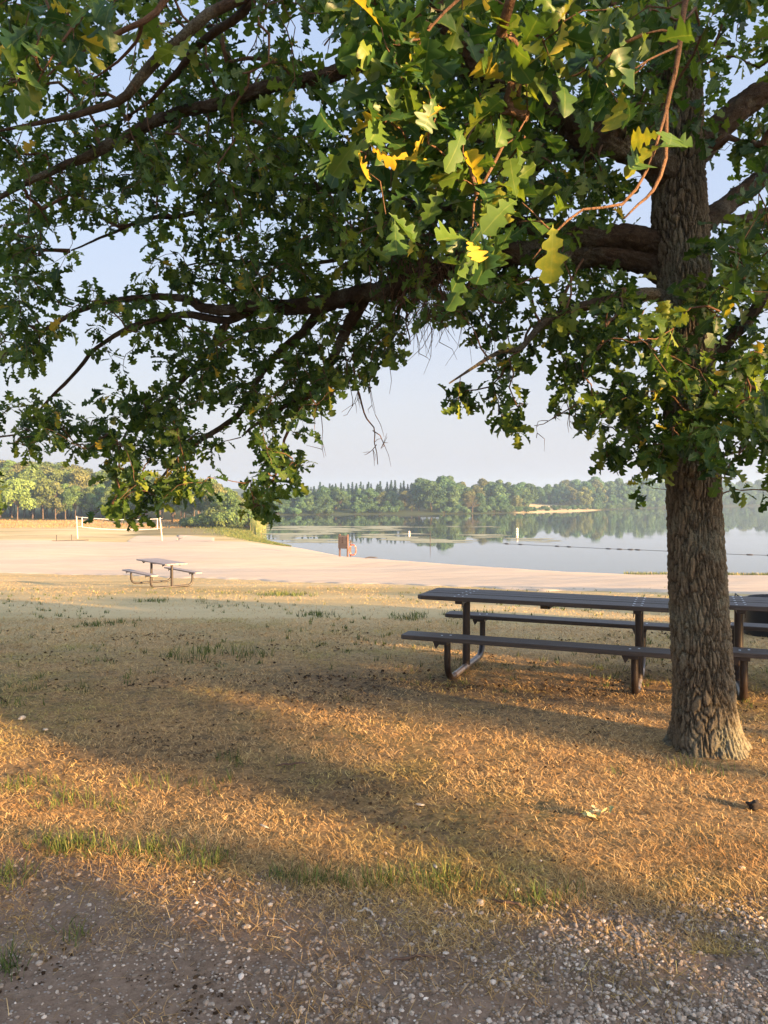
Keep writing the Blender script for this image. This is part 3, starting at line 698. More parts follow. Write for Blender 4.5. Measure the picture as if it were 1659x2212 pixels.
for ri, (D, st, tops, (u0, u1)) in enumerate(rows):
    u = u0
    while u < u1:
        uu = u + gT.uniform(-6, 6); d = D + gT.uniform(-4, 4); x = (uu - 829.5) / F * d
        if sdist(np.array([x]), np.array([d]))[0] > 3:
            v = np.interp(uu, [a for a, _ in tops], [b for _, b in tops]) + gT.uniform(-7, 9); H = top_h(uu, v, d, x, d)
            k = int(gT.integers(0, 5)); m = ['fl_oak', 'fl_oak', 'fl_tan'][int(gT.integers(0, 3))]
            if not (ri == 0 and 0 < uu < 80): make_tree('oak_tree', 'b%d' % k, PB[k], lab_row[ri], 'tree', {0: 'front row of the wood behind the court', 1: 'middle of the wood behind the court', 2: 'middle of the wood behind the court'}.get(ri, 'back of the wood behind the court'), x, d, H / 10, gT.uniform(0, 6.28), m)
        u += st * gT.uniform(.75, 1.25)
x, d = (38 - 829.5) / F * 150, 150
make_tree('maple_tree', 'lime', broad_proto(160, 9, 4.4, 2.6, 5200, .34, 'fl_lime', 26, 1), 'bright yellow green tree standing out at the front of the wood, brightest crown of all', 'tree', None, x, d, .95, .3)
# trees running down to the reeds
for (u, v, d, k, m) in [(372, 1048, 142, 1, 'fl_oak'), (392, 1036, 148, 2, 'fl_tan'), (415, 1045, 135, 0, 'fl_oak'), (432, 1036, 142, 3, 'fl_tan'), (455, 1034, 136, 1, 'fl_oak'), (468, 1046, 128, 3, 'fl_tan'), (490, 1050, 131, 0, 'fl_oak'), (505, 1058, 127, 2, 'fl_oak'), (518, 1074, 124, 4, 'fl_tan'), (531, 1086, 126, 2, 'fl_oak'), (541, 1098, 128, 4, 'fl_oak'), (498, 1062, 124, 1, 'fl_oak'), (476, 1060, 122, 2, 'fl_oak'), (512, 1076, 121, 4, 'fl_oak'), (400, 1050, 155, 0, 'fl_oak'), (440, 1048, 160, 3, 'fl_oak'), (480, 1056, 150, 1, 'fl_oak'), (508, 1066, 146, 0, 'fl_tan')]:
    x = (u - 829.5) / F * d; H = top_h(u, v, d, x, d)
    make_tree('oak_tree', 'b%d' % k, PB[k], 'olive green oak in the clump running down to the reeds at the water', 'tree', 'clump of oaks by the reeds', x, d, H / 10, gT.uniform(0, 6.28), m)
for (u, d, s) in [(425, 119, .8), (436, 121, .9), (447, 118, 1.1), (458, 120, 1.2), (468, 117, 1.2), (478, 119, 1.4), (488, 117, 1.3), (498, 118, 1.5), (509, 118, 1.4), (518, 120, 1.5), (528, 121, 1.5), (538, 123, 1.4), (546, 126, 1.2), (412, 122, .8), (400, 122, .7)]:
    x = (u - 829.5) / F * d; k = int(gT.integers(0, 3))
    make_tree('shrub', 'h%d' % k, PH[k], 'low leafy shrub along the bank beneath the clump of oaks', 'shrub', 'shrubs on the bank by the reeds', x, d, s, gT.uniform(0, 6.28), 'fl_oak')
# the far shore
SU = [-300, 560, 830, 930, 1000, 1030, 1150, 1250, 1325, 1400, 1450, 1560, 1659, 1950]; SD = [225, 227, 238, 244, 248, 250, 268, 300, 345, 380, 417, 464, 491, 515]
TU = [-300, 560, 700, 800, 870, 900, 940, 975, 1000, 1050, 1100, 1145, 1200, 1230, 1300, 1350, 1400, 1450, 1560, 1600, 1659, 1950]
TV = [1046, 1049, 1044, 1041, 1041, 1035, 1026, 1032, 1041, 1038, 1043, 1045, 1045, 1038, 1032, 1040, 1034, 1040, 1043, 1040, 1032, 1034]
def far_row(off, st, fh, u0, u1, kinds, label, group, jit=8, skip_meadow=True, name='broadleaf_tree', maxh=99, minD=0):
    u = u0
    while u < u1:
        uu = u + gT.uniform(-4, 4); d = max(np.interp(uu, SU, SD) + off + gT.uniform(-3, 3), minD)
        if not (skip_meadow and 1142 < uu < 1262):
            x = (uu - 829.5) / F * d
            if sdist(np.array([x]), np.array([d]))[0] > 1.0:
                v = np.interp(uu, TU, TV); H = top_h(uu, v, d, x, d) * fh + gT.uniform(-jit, jit) * d / F
                H = min(max(H, 2.0), maxh); kd = kinds[int(gT.integers(0, len(kinds)))]
                k = int(kd[1]); p = {'f': PF, 's': PS, 'h': PH}[kd[0]][k]
                make_tree(name, kd, p, label, {'h': 'shrub'}.get(kd[0], 'tree'), group, x, d, H / (2.2 if kd[0] == 'h' else 10), gT.uniform(0, 6.28), None if kd[0] != 'f' or gT.random() > .12 else 'fl_tan')
        u += st * gT.uniform(.7, 1.3) * 250 / d
far_row(38, 11, 1.0, 540, 905, ['s0', 's1', 's2'], 'dark pointed spruce in the row rising behind the trees of the far shore', 'spruces beyond the far shore', 6, name='spruce_tree')
far_row(31, 13, .9, 540, 900, ['s0', 's1', 's2'], 'dark pointed spruce in the row rising behind the trees of the far shore', 'spruces beyond the far shore', 6, name='spruce_tree')
far_row(20, 26, .78, 540, 900, ['f0', 'f1', 'f2', 'f3'], 'rounded green tree below the spruces on the far shore', 'rounded trees below the far spruces', 8)
far_row(10, 30, .55, 545, 905, ['f0', 'f1', 'f2', 'f3'], 'rounded green tree below the spruces on the far shore', 'rounded trees below the far spruces', 12)
far_row(34, 24, 1.0, 905, 1500, ['f0', 'f1', 'f2'], 'hazy green tree at the back of the wood across the open water', 'back of the wood across the water', 7)
far_row(22, 28, .88, 960, 1500, ['f0', 'f1', 'f3'], 'hazy green tree at the back of the wood across the open water', 'back of the wood across the water', 7)
far_row(9, 28, .66, 960, 1500, ['f0', 'f1', 'f2', 'f3'], 'green tree at the water edge of the wood across the open water', 'water edge of the wood across the lake', 12)
far_row(75, 22, 1.0, 1130, 1300, ['f0', 'f1', 'f2'], 'hazy blue green tree behind the far meadow', 'trees behind the far meadow', 5, False)
far_row(62, 22, .8, 1130, 1300, ['f0', 'f3', 'f2'], 'hazy blue green tree behind the far meadow', 'trees behind the far meadow', 5, False)
far_row(2.6, 15, .27, 560, 900, ['h0', 'h1', 'h2'], 'low shrub at the waterline of the far shore below the spruces', 'shrubs on the far shore below the spruces', 3, name='shrub')
far_row(2.2, 14, .22, 960, 1500, ['h0', 'h1', 'h2'], 'low shrub at the waterline of the wooded far shore', 'shrubs along the wooded far shore', 3, name='shrub')
far_row(6, 15, .13, 1142, 1262, ['h0', 'h1', 'h2'], 'low shrub on the shore in front of the far meadow', 'shrubs in front of the far meadow', 1, False, name='shrub', maxh=1.9)
far_row(40, 30, 1.0, 1500, 1950, ['f0', 'f1', 'f3'], 'pale hazy tree on the most distant shore beyond the oak trunk', 'trees on the most distant shore', 9)
far_row(22, 30, .85, 1500, 1950, ['f0', 'f1', 'f3'], 'pale hazy tree on the most distant shore beyond the oak trunk', 'trees on the most distant shore', 9)
far_row(7, 26, .45, 1500, 1950, ['f0', 'f1', 'f3'], 'pale hazy tree on the most distant shore beyond the oak trunk', 'trees on the most distant shore', 9)
# the tall tree of the point, its neighbours and the leafless one
for (u, v, d, k, s, lab) in [(932, 1036, 249, 0, 1.15, 'big pale green tree on the point, broadest crown of the far shore'), (957, 1026, 258, 3, 1.0, 'tallest tree of the far shore, its rounded top just behind the big pale one'), (905, 1048, 252, 1, 1.0, 'green tree at the spruce side of the point, darker than its big neighbour'), (980, 1048, 254, 1, .9, 'green tree on the open water side of the point')]:
    x = (u - 829.5) / F * d; H = top_h(u, v, d, x, d); make_tree('broadleaf_tree', 'f%d' % k, PF[k], lab, 'tree', None, x, d, H / 10 * s, gT.uniform(0, 6.28), None, H / 10)
x, d = (1009 - 829.5) / F * 249.5, 249.5
make_tree('bare_tree', 'bare', bare_proto(400, 7), 'grey nearly leafless tree at the waterline beside the point', 'tree', None, x + 2, d + 2.5, .8, 0)
x, d = (1240 - 829.5) / F * 318, 318
make_tree('broadleaf_tree', 'lime2', broad_proto(161, 10, 4.0, 1.5, 4600, .42, 'fl_lime', 22, 2), 'yellow green tree at the end of the far meadow', 'tree', None, x + 4, d, .95, 1.0, 'fl_tan')

# small strip of pale shore line debris: reeds and bank grass
def blades(name, P, h, lean, width, tint, mat, label, zfun=None, seg=3, cat=None, azi=None, parent=None, kind='stuff', curl=.5):
    n = len(P); az = rng.uniform(0, 2 * math.pi, n) if azi is None else azi
    dx, dy = np.cos(az), np.sin(az); t = np.linspace(0, 1, seg + 1)
    ang = lean[:, None] * (curl + (1 - curl) * t[None] * 1.3)          # bends over towards the tip
    st = h[:, None] / seg
    hx = np.concatenate([np.zeros((n, 1)), np.cumsum(np.sin(ang[:, :-1]) * st, 1)], 1); hz = np.concatenate([np.zeros((n, 1)), np.cumsum(np.cos(ang[:, :-1]) * st, 1)], 1)
    C = np.stack([P[:, 0, None] + dx[:, None] * hx, P[:, 1, None] + dy[:, None] * hx, P[:, 2, None] + hz], -1)
    rot = rng.uniform(-1.2, 1.2, n); sx_, sy_ = np.cos(az + math.pi / 2 + rot), np.sin(az + math.pi / 2 + rot)
    w = width[:, None] * np.array([1, .9, .6, .12, .1, .1])[None, :seg + 1] * .5
    side = np.stack([sx_, sy_, np.zeros(n)], -1)[:, None] * w[..., None]
    V = np.concatenate([C - side, C + side], 1).reshape(-1, 3); m = seg + 1
    i = np.arange(n)[:, None] * 2 * m
    Q = np.concatenate([i + [k, m + k, m + k + 1, k + 1] for k in range(seg)])
    return tag(mesh_obj(name, V, [Q], mat, parent, True, {'tint': np.repeat(tint, 2 * m)}), label, cat, None, kind)
# reeds at the water end of the clump
n = 2600; tt = rng.random(n); dd = 112 + tt * 45; uu = np.interp(dd, [112, 130, 157], [553, 562, 562]) + rng.normal(0, 5.5, n)
x = (uu - 829.5) / F * dd; P = np.stack([x, dd, np.maximum(gz(x, dd), WZ - .1)], 1)
blades('reed_bed', P, rng.uniform(1.0, 2.4, n), rng.uniform(.02, .35, n), np.full(n, .045), np.clip(rng.normal(.38, .3, n), 0, 1), M['reed'], 'tall green and straw coloured reeds at the water edge', cat='reeds')
# green bank grass along the left shore and the strip before the right water
sh = np.array([(-9.6, 79), (-13, 87), (-16, 96), (-19, 110), (-21, 122)]); n = 14000; tt = rng.random(n) * 4; q = np.stack([np.interp(tt, np.arange(5), sh[:, k]) for k in (0, 1)], 1)
off = -np.abs(rng.normal(0, 1, n)) * (.6 + tt * .9); x = q[:, 0] + off + .2; y = q[:, 1] - off * .25; P = np.stack([x, y, np.maximum(gz(x, y), WZ) + .02], 1)
blades('bank_grass', P, rng.uniform(.07, .24, n) * (.8 + tt * .3), rng.uniform(.1, 1.0, n), np.full(n, .035), np.clip(rng.normal(.5, .22, n), 0, 1), M['blade_green'], 'green uncut grass along the bank of the lake', cat='grass')
kx = rng.uniform(.31, .85, 5000); dd = np.interp(kx, [.31, .36, .5, .85], [50.0, 50.1, 49.6, 47.6]) + rng.normal(0, .22, 5000); x = kx * dd; P = np.stack([x, dd, np.maximum(gz(x, dd), WZ) + .02], 1)
blades('shore_grass', P, rng.uniform(.06, .26, 5000), rng.uniform(.1, .9, 5000), np.full(5000, .03), np.clip(rng.normal(.68, .2, 5000), 0, 1), M['blade_green'], 'thin line of green grass where the sand meets the water behind the oak trunk', cat='grass')
# long dry grass at the foot of the wood
n = 16000; uu = rng.uniform(-200, 470, n); dd = rng.uniform(118, 152, n) ; x = (uu - 829.5) / F * dd; P = np.stack([x, dd, gz(x, dd)], 1)
blades('meadow_grass', P, rng.uniform(.12, .42, n) * (1 + .5 * np.sin(x * .7) * np.sin(dd * .5)), rng.uniform(.1, 1.1, n), np.full(n, .04), np.clip(rng.normal(.24, .2, n), 0, 1), M['blade_dry'], 'long dry grass at the foot of the wood', cat='grass')

# floating weed on the water
def weed():
    V = []; Tt = []; c = 0; g = np.random.default_rng(9)
    bands = [(575, 850, 1136, 1146, 620), (570, 830, 1146, 1156, 300), (600, 1060, 1152, 1172, 420), (850, 1200, 1162, 1172, 130), (590, 1100, 1136, 1139, 60)]
    for (u0, u1, v0, v1, n) in bands:
        for i in range(n):
            u = g.uniform(u0, u1); v = v0 + (v1 - v0) * g.random() ; D = (EYE - WZ - .01) * F / (v - HZ)
            x, y = (u - 829.5) / F * D, D
            if sdist(np.array([x]), np.array([y]))[0] > -.3: continue
            if math.sin(x * .45 + 1.3 * math.sin(y * .2)) + .6 * math.sin(y * .9 + x * .13) < (-.5 if v1 < 1147 else .25): continue
            rx, ry = g.uniform(.5, 2.6), g.uniform(.15, .9)
            m = 9; a = np.arange(m) * 2 * math.pi / m; rr = 1 + g.uniform(-.35, .35, m)
            zt = WZ + .008 + g.uniform(0, .006)
            V += [[x, y, zt + .002]] + [[x + rx * math.cos(t) * r_, y + ry * math.sin(t) * r_, zt] for t, r_ in zip(a, rr)]
            Tt += [[c, c + 1 + k, c + 1 + (k + 1) % m] for k in range(m)]; c += m + 1
    V = np.array(V)
    return mesh_obj('floating_weed', V, [np.array(Tt)], M['weed'])
g = NT('floating_weed'); nn = g.noise(g.coord((.6, 1, 1)), 2.5, 4, .7)
M['weed'] = g.done(g.ramp(nn, [(.3, (.16, .17, .07)), (.55, (.33, .31, .16)), (.75, (.45, .40, .24))]), .5, None, .5)
tag(weed(), 'pale mats of floating weed on the water beyond the beach sign', 'water weed', kind='stuff')

# ------------------------------------------------------------- the big oak
OAK = empty('oak_tree', (2.08, 5.02, 0)); tag(OAK, 'big oak with deeply furrowed trunk whose leafy limbs hang over the whole lawn', 'tree')
OO = np.array([2.08, 5.02, 0.0])
# trunk with real furrows: (v, left u, right u)
prof = np.array([(1640, 1440, 1628), (1622, 1450, 1612), (1590, 1456, 1598), (1540, 1457, 1588), (1450, 1456, 1581), (1300, 1450, 1571), (1100, 1445, 1558), (900, 1436, 1549), (700, 1428, 1536), (550, 1416, 1530), (480, 1408, 1526),
    (400, 1410, 1520), (300, 1412, 1516), (200, 1410, 1513), (80, 1402, 1506), (0, 1396, 1500), (-150, 1392, 1490), (-400, 1400, 1480), (-800, 1410, 1470), (-1300, 1420, 1450)], float)
pz = EYE - (prof[:, 0] - HZ) / F * 5.02; pxc = ((prof[:, 1] + prof[:, 2]) / 2 - 829.5) / F * 5.02; prad = (prof[:, 2] - prof[:, 1]) / 2 / F * 5.02 * .975
nz, na = 620, 300
zs = np.concatenate([np.linspace(-.15, 4.6, nz - 80), np.linspace(4.62, pz[-1], 80)])
cx = np.interp(zs, pz, pxc); rr = np.interp(zs, pz, prad)
k = np.hanning(31); k /= k.sum(); cx = np.convolve(np.pad(cx, 15, mode='edge'), k, mode='valid'); rr = np.convolve(np.pad(rr, 15, mode='edge'), k, mode='valid')
an = np.arange(na) * 2 * math.pi / na
V = np.zeros((nz, na, 3)); RG = np.zeros((nz, na))
for i in range(nz):
    z = zs[i]
    for j in range(na):
        ca, sa = math.cos(an[j]), math.sin(an[j])
        wx = noise.noise((ca * 1.5, sa * 1.5, z * 2.2)) * .06; wy = noise.noise((ca * 1.5 + 9, sa * 1.5, z * 2.2)) * .06
        r0 = rr[i]
        wz = noise.noise((ca * 5, sa * 5, z * 9)) * .05; q = Vector(((ca * .2 + wx + wz * .3) * 36, (sa * .2 + wy - wz * .3) * 36, z * 8.0 + wz * 12 + 5))
        d, _ = noise.voronoi(q); e = min(1.0, (d[1] - d[0]) * 2.9)
        q2 = Vector((ca * .2 * 85 + wx * 40, sa * .2 * 85 + wy * 40, z * 34)); d2, _ = noise.voronoi(q2); e2 = min(1.0, (d2[1] - d2[0]) * 2.2)
        n_ = noise.noise((ca * 3, sa * 3, z * 14)) * .5 + noise.noise((ca * 9, sa * 9, z * 30)) * .35
        hgt = (e ** .7) * .021 + (e2 ** .8) * .009 + n_ * .008 - .020
        # root flare
        fl = max(0, (.30 - z) / .5); lob = .5 + .5 * math.sin(an[j] * 5 + 1.1) * .8
        r_ = r0 + hgt * (1 if z < 5 else .6) + fl ** 2 * .13 * lob
        V[i, j] = (cx[i] - 2.08 + r_ * ca, r_ * sa + .012 * math.sin(z * 1.3), z); RG[i, j] = min(1, e * .6 + e2 * .4)
i = np.arange(nz - 1)[:, None]; j = np.arange(na)[None]; kk_ = (j + 1) % na
Q = np.stack([i * na + j, i * na + kk_, (i + 1) * na + kk_, (i + 1) * na + j], -1).reshape(-1, 4)
mesh_obj('trunk', V.reshape(-1, 3), [Q], M['bark'], OAK, True, {'ridge': RG.reshape(-1)})

# limbs: points (u, v, D) and widths in picture units at those points
LIMBS = {
 'A': ([(1462, 400, 5.02), (1391, 368, 4.95), (1313, 315, 4.85), (1208, 250, 4.75), (1155, 205, 4.7), (1066, 158, 4.6), (1015, 100, 4.5), (971, 40, 4.4), (930, -40, 4.3), (850, -160, 4.2), (700, -330, 4.1)], [74, 70, 66, 66, 62, 52, 46, 42, 38, 30, 16]),
 'B': ([(1066, 158, 4.6), (997, 150, 4.7), (900, 140, 4.8), (813, 138, 4.9), (740, 170, 5.0), (670, 194, 5.1), (578, 212, 5.2), (496, 240, 5.3), (399, 250, 5.3), (307, 286, 5.3), (230, 325, 5.3), (153, 348, 5.3), (77, 378, 5.3), (0, 425, 5.3), (-90, 470, 5.3)], [44, 40, 36, 36, 34, 32, 28, 26, 26, 24, 22, 18, 14, 10, 6]),
 'C': ([(850, -160, 4.2), (700, -90, 4.2), (600, -35, 4.2), (547, 0, 4.2), (450, 31, 4.2), (383, 87, 4.25), (327, 138, 4.3), (286, 189, 4.35), (245, 220, 4.4), (153, 245, 4.4), (60, 270, 4.4), (-40, 290, 4.4)], [34, 28, 26, 24, 24, 23, 21, 20, 18, 14, 9, 4]),
 'C2': ([(547, 0, 4.2), (500, 45, 4.3), (440, 90, 4.4), (405, 130, 4.5), (370, 175, 4.6), (330, 215, 4.7), (280, 250, 4.8)], [20, 18, 17, 14, 12, 9, 5]),
 'Dd': ([(700, -330, 4.1), (520, -200, 3.7), (400, -60, 3.6), (353, 0, 3.6), (307, 46, 3.6), (204, 102, 3.7), (150, 128, 3.7), (100, 170, 3.8)], [16, 15, 15, 14, 13, 10, 7, 3]),
 'D2': ([(307, 46, 3.6), (290, 85, 3.7), (250, 130, 3.8), (200, 170, 3.9)], [9, 7, 6, 3]),
 'E': ([(1460, 560, 5.02), (1397, 530, 5.05), (1320, 528, 5.1), (1234, 505, 5.2), (1155, 486, 5.3), (1080, 470, 5.4), (990, 452, 5.6), (900, 440, 5.7), (830, 405, 5.8)], [60, 56, 52, 44, 38, 28, 22, 16, 8]),
 'F': ([(1460, 600, 5.02), (1400, 560, 5.1), (1339, 550, 5.15), (1240, 552, 5.25), (1150, 552, 5.35), (1050, 561, 5.45), (971, 587, 5.55), (892, 619, 5.65), (787, 645, 5.8), (700, 655, 5.9), (630, 658, 6.0), (562, 661, 6.1), (460, 672, 6.3), (399, 645, 6.4), (330, 640, 6.5), (256, 647, 6.6), (179, 668, 6.7), (118, 698, 6.8), (60, 735, 6.8), (0, 770, 6.8)], [64, 60, 58, 54, 52, 50, 48, 46, 42, 38, 34, 28, 22, 17, 15, 13, 11, 9, 6, 3]),
 'F2': ([(787, 645, 5.8), (760, 690, 5.9), (735, 740, 6.0), (712, 795, 6.0), (685, 832, 6.05), (639, 857, 6.1), (588, 893, 6.2), (552, 914, 6.2), (520, 945, 6.2)], [30, 26, 22, 18, 16, 14, 11, 8, 4]),
 'F3': ([(700, 655, 5.9), (650, 715, 6.2), (603, 750, 6.35), (565, 800, 6.4), (537, 852, 6.5), (511, 898, 6.5), (434, 949, 6.6), (378, 995, 6.6), (345, 1035, 6.6), (300, 1070, 6.6)], [24, 20, 16, 13, 13, 12, 10, 8, 6, 3]),
 'F4': ([(562, 661, 6.1), (491, 699, 6.3), (410, 690, 6.4), (332, 696, 6.5), (245, 730, 6.7), (190, 770, 6.8), (135, 830, 6.9), (90, 880, 6.9), (55, 930, 6.9)], [20, 17, 15, 13, 11, 9, 7, 5, 3]),
 'F5': ([(685, 832, 6.05), (650, 880, 6.0), (613, 950, 6.0), (603, 1006, 6.0), (578, 1052, 6.0), (545, 1100, 6.0)], [10, 8, 6, 5, 4, 2]),
 'F6': ([(491, 699, 6.3), (440, 770, 6.6), (360, 850, 6.7), (300, 900, 6.8), (262, 960, 6.8), (250, 1030, 6.8), (262, 1095, 6.8)], [14, 12, 10, 8, 6, 4, 2]),
 'H': ([(1313, 315, 4.85), (1234, 325, 5.1), (1134, 315, 5.3), (1060, 312, 5.5), (987, 315, 5.6), (893, 336, 5.8), (813, 404, 5.9), (740, 409, 6.0), (665, 409, 6.1), (562, 409, 6.2), (480, 434, 6.3), (400, 462, 6.4), (320, 470, 6.5), (240, 505, 6.6), (150, 540, 6.6)], [42, 40, 34, 28, 24, 22, 21, 20, 18, 16, 13, 11, 9, 6, 3]),
 'I': ([(1234, 325, 5.1), (1181, 341, 5.2), (1124, 399, 5.3), (1060, 440, 5.5), (985, 480, 5.7), (900, 520, 5.9), (820, 540, 6.1), (720, 560, 6.3), (600, 570, 6.5), (480, 560, 6.6), (380, 580, 6.7)], [28, 26, 22, 18, 15, 13, 11, 9, 7, 5, 3]),
 'G': ([(1465, 640, 5.02), (1380, 632, 4.95), (1297, 650, 4.9), (1208, 681, 4.85), (1160, 715, 4.8), (1124, 750, 4.8), (1082, 755, 4.8), (1019, 792, 4.75), (966, 829, 4.7)], [34, 26, 22, 19, 16, 13, 10, 7, 3]),
 'G3': ([(1208, 681, 4.85), (1215, 640, 4.9), (1240, 590, 5.0), (1260, 560, 5.1)], [10, 8, 6, 4]),
 'J': ([(1470, 350, 5.02), (1523, 294, 5.0), (1602, 231, 5.0), (1670, 200, 5.0), (1780, 150, 5.0), (1950, 60, 5.0), (2150, -60, 5.1)], [66, 60, 56, 50, 44, 34, 16]),
 'K': ([(1470, 520, 5.02), (1538, 473, 5.1), (1575, 441, 5.2), (1659, 373, 5.4), (1760, 310, 5.7), (1900, 260, 6.1), (2100, 230, 6.5)], [54, 46, 42, 38, 32, 24, 10]),
 'K2': ([(1538, 473, 5.1), (1600, 480, 5.3), (1680, 450, 5.5), (1780, 440, 5.8), (1950, 470, 6.1)], [24, 22, 20, 16, 8]),
 'Lr': ([(1470, 760, 5.02), (1540, 770, 5.0), (1607, 692, 5.0), (1654, 624, 5.0), (1740, 560, 5.0), (1860, 540, 5.0)], [34, 30, 26, 22, 16, 6]),
 'Mr': ([(1480, 860, 5.02), (1560, 830, 4.9), (1640, 850, 4.8), (1720, 900, 4.8), (1800, 960, 4.8)], [24, 18, 14, 10, 4]),
 'N': ([(1234, -200, 2.7), (1240, -60, 2.45), (1234, 0, 2.4), (1197, 47, 2.38), (1139, 89, 2.36), (1126, 110, 2.35), (1118, 210, 2.33), (1103, 273, 2.32), (1071, 347, 2.3), (1040, 404, 2.3), (1024, 440, 2.3)], [16.3, 13.6, 11.6, 10.9, 10.2, 10.2, 9.5, 8.8, 7.5, 5.4, 3.4]),
 'N2': ([(1560, -220, 2.7), (1500, -80, 2.45), (1481, 0, 2.4), (1470, 68, 2.38), (1460, 158, 2.36), (1439, 236, 2.35), (1439, 341, 2.33), (1412, 410, 2.32), (1380, 440, 2.3), (1347, 473, 2.3)], [16.3, 13.6, 12.2, 11.6, 10.9, 10.2, 9.5, 7.5, 5.4, 3.4]),
 'N3': ([(1439, 236, 2.35), (1425, 289, 2.3), (1397, 368, 2.28), (1344, 441, 2.26), (1260, 452, 2.25), (1197, 504, 2.25), (1150, 560, 2.25)], [6.8, 7.5, 6.8, 6.8, 6.1, 4.8, 2.0]),
 'N4': ([(1470, 75, 2.38), (1430, 66, 2.36), (1390, 75, 2.36)], [6.1, 5.4, 3.4]),
 'N5': ([(1465, 100, 2.37), (1400, 130, 2.3), (1350, 160, 2.3), (1310, 165, 2.3)], [5.4, 4.1, 2.7, 2.0]),
 'N6': ([(1234, -200, 2.7), (1100, -90, 2.5), (1000, -10, 2.4), (930, 60, 2.35), (880, 150, 2.3), (840, 250, 2.3), (790, 330, 2.3)], [9.5, 8.2, 6.8, 5.4, 4.8, 3.4, 2.0]),
 'N7': ([(1126, 110, 2.35), (1140, 250, 2.3), (1080, 320, 2.3), (1060, 250, 2.3)], [4.1, 3.4, 2.7, 1.4]),
 'P': ([(400, -160, 2.9), (260, -60, 2.7), (180, 30, 2.7), (120, 110, 2.7), (70, 200, 2.7)], [12, 9, 7, 5, 3]),
 'Q': ([(1447, -60, 5.0), (1300, -170, 4.8), (1150, -330, 4.4), (900, -520, 3.8), (600, -700, 3.2)], [50, 42, 34, 24, 10]),
 'Q2': ([(1445, -200, 5.0), (1600, -360, 4.4), (1750, -560, 3.8), (1900, -800, 3.2)], [46, 36, 24, 10]),
 'Q3': ([(1440, -300, 5.0), (1200, -420, 6.2), (900, -420, 7.4), (700, -380, 8.4)], [44, 36, 26, 10]),
}
JOINS = {'N': 'Q', 'N2': 'Q2', 'P': 'Dd'}
NP_, NPAR, NR = [], [], []          # network nodes: point, parent, fixed radius
def dense(pts, wid, step=.09):
    P = np.array([at(*p) for p in pts]); w = np.array(wid, float) / 2 / F * np.array([p[2] for p in pts])
    n = len(P); out = []; rad = []
    PP = np.vstack([2 * P[0] - P[1], P, 2 * P[-1] - P[-2]])
    for i in range(n - 1):
        p0, p1, p2, p3 = PP[i:i + 4]; m = max(2, int(np.linalg.norm(p2 - p1) / step))
        for t in np.arange(m) / m:
            out.append(.5 * ((2 * p1) + (-p0 + p2) * t + (2 * p0 - 5 * p1 + 4 * p2 - p3) * t * t + (-p0 + 3 * p1 - 3 * p2 + p3) * t ** 3)); rad.append(w[i] * (1 - t) + w[i + 1] * t)
    out.append(P[-1]); rad.append(w[-1])
    return np.array(out), np.array(rad)
limb_lines = {}
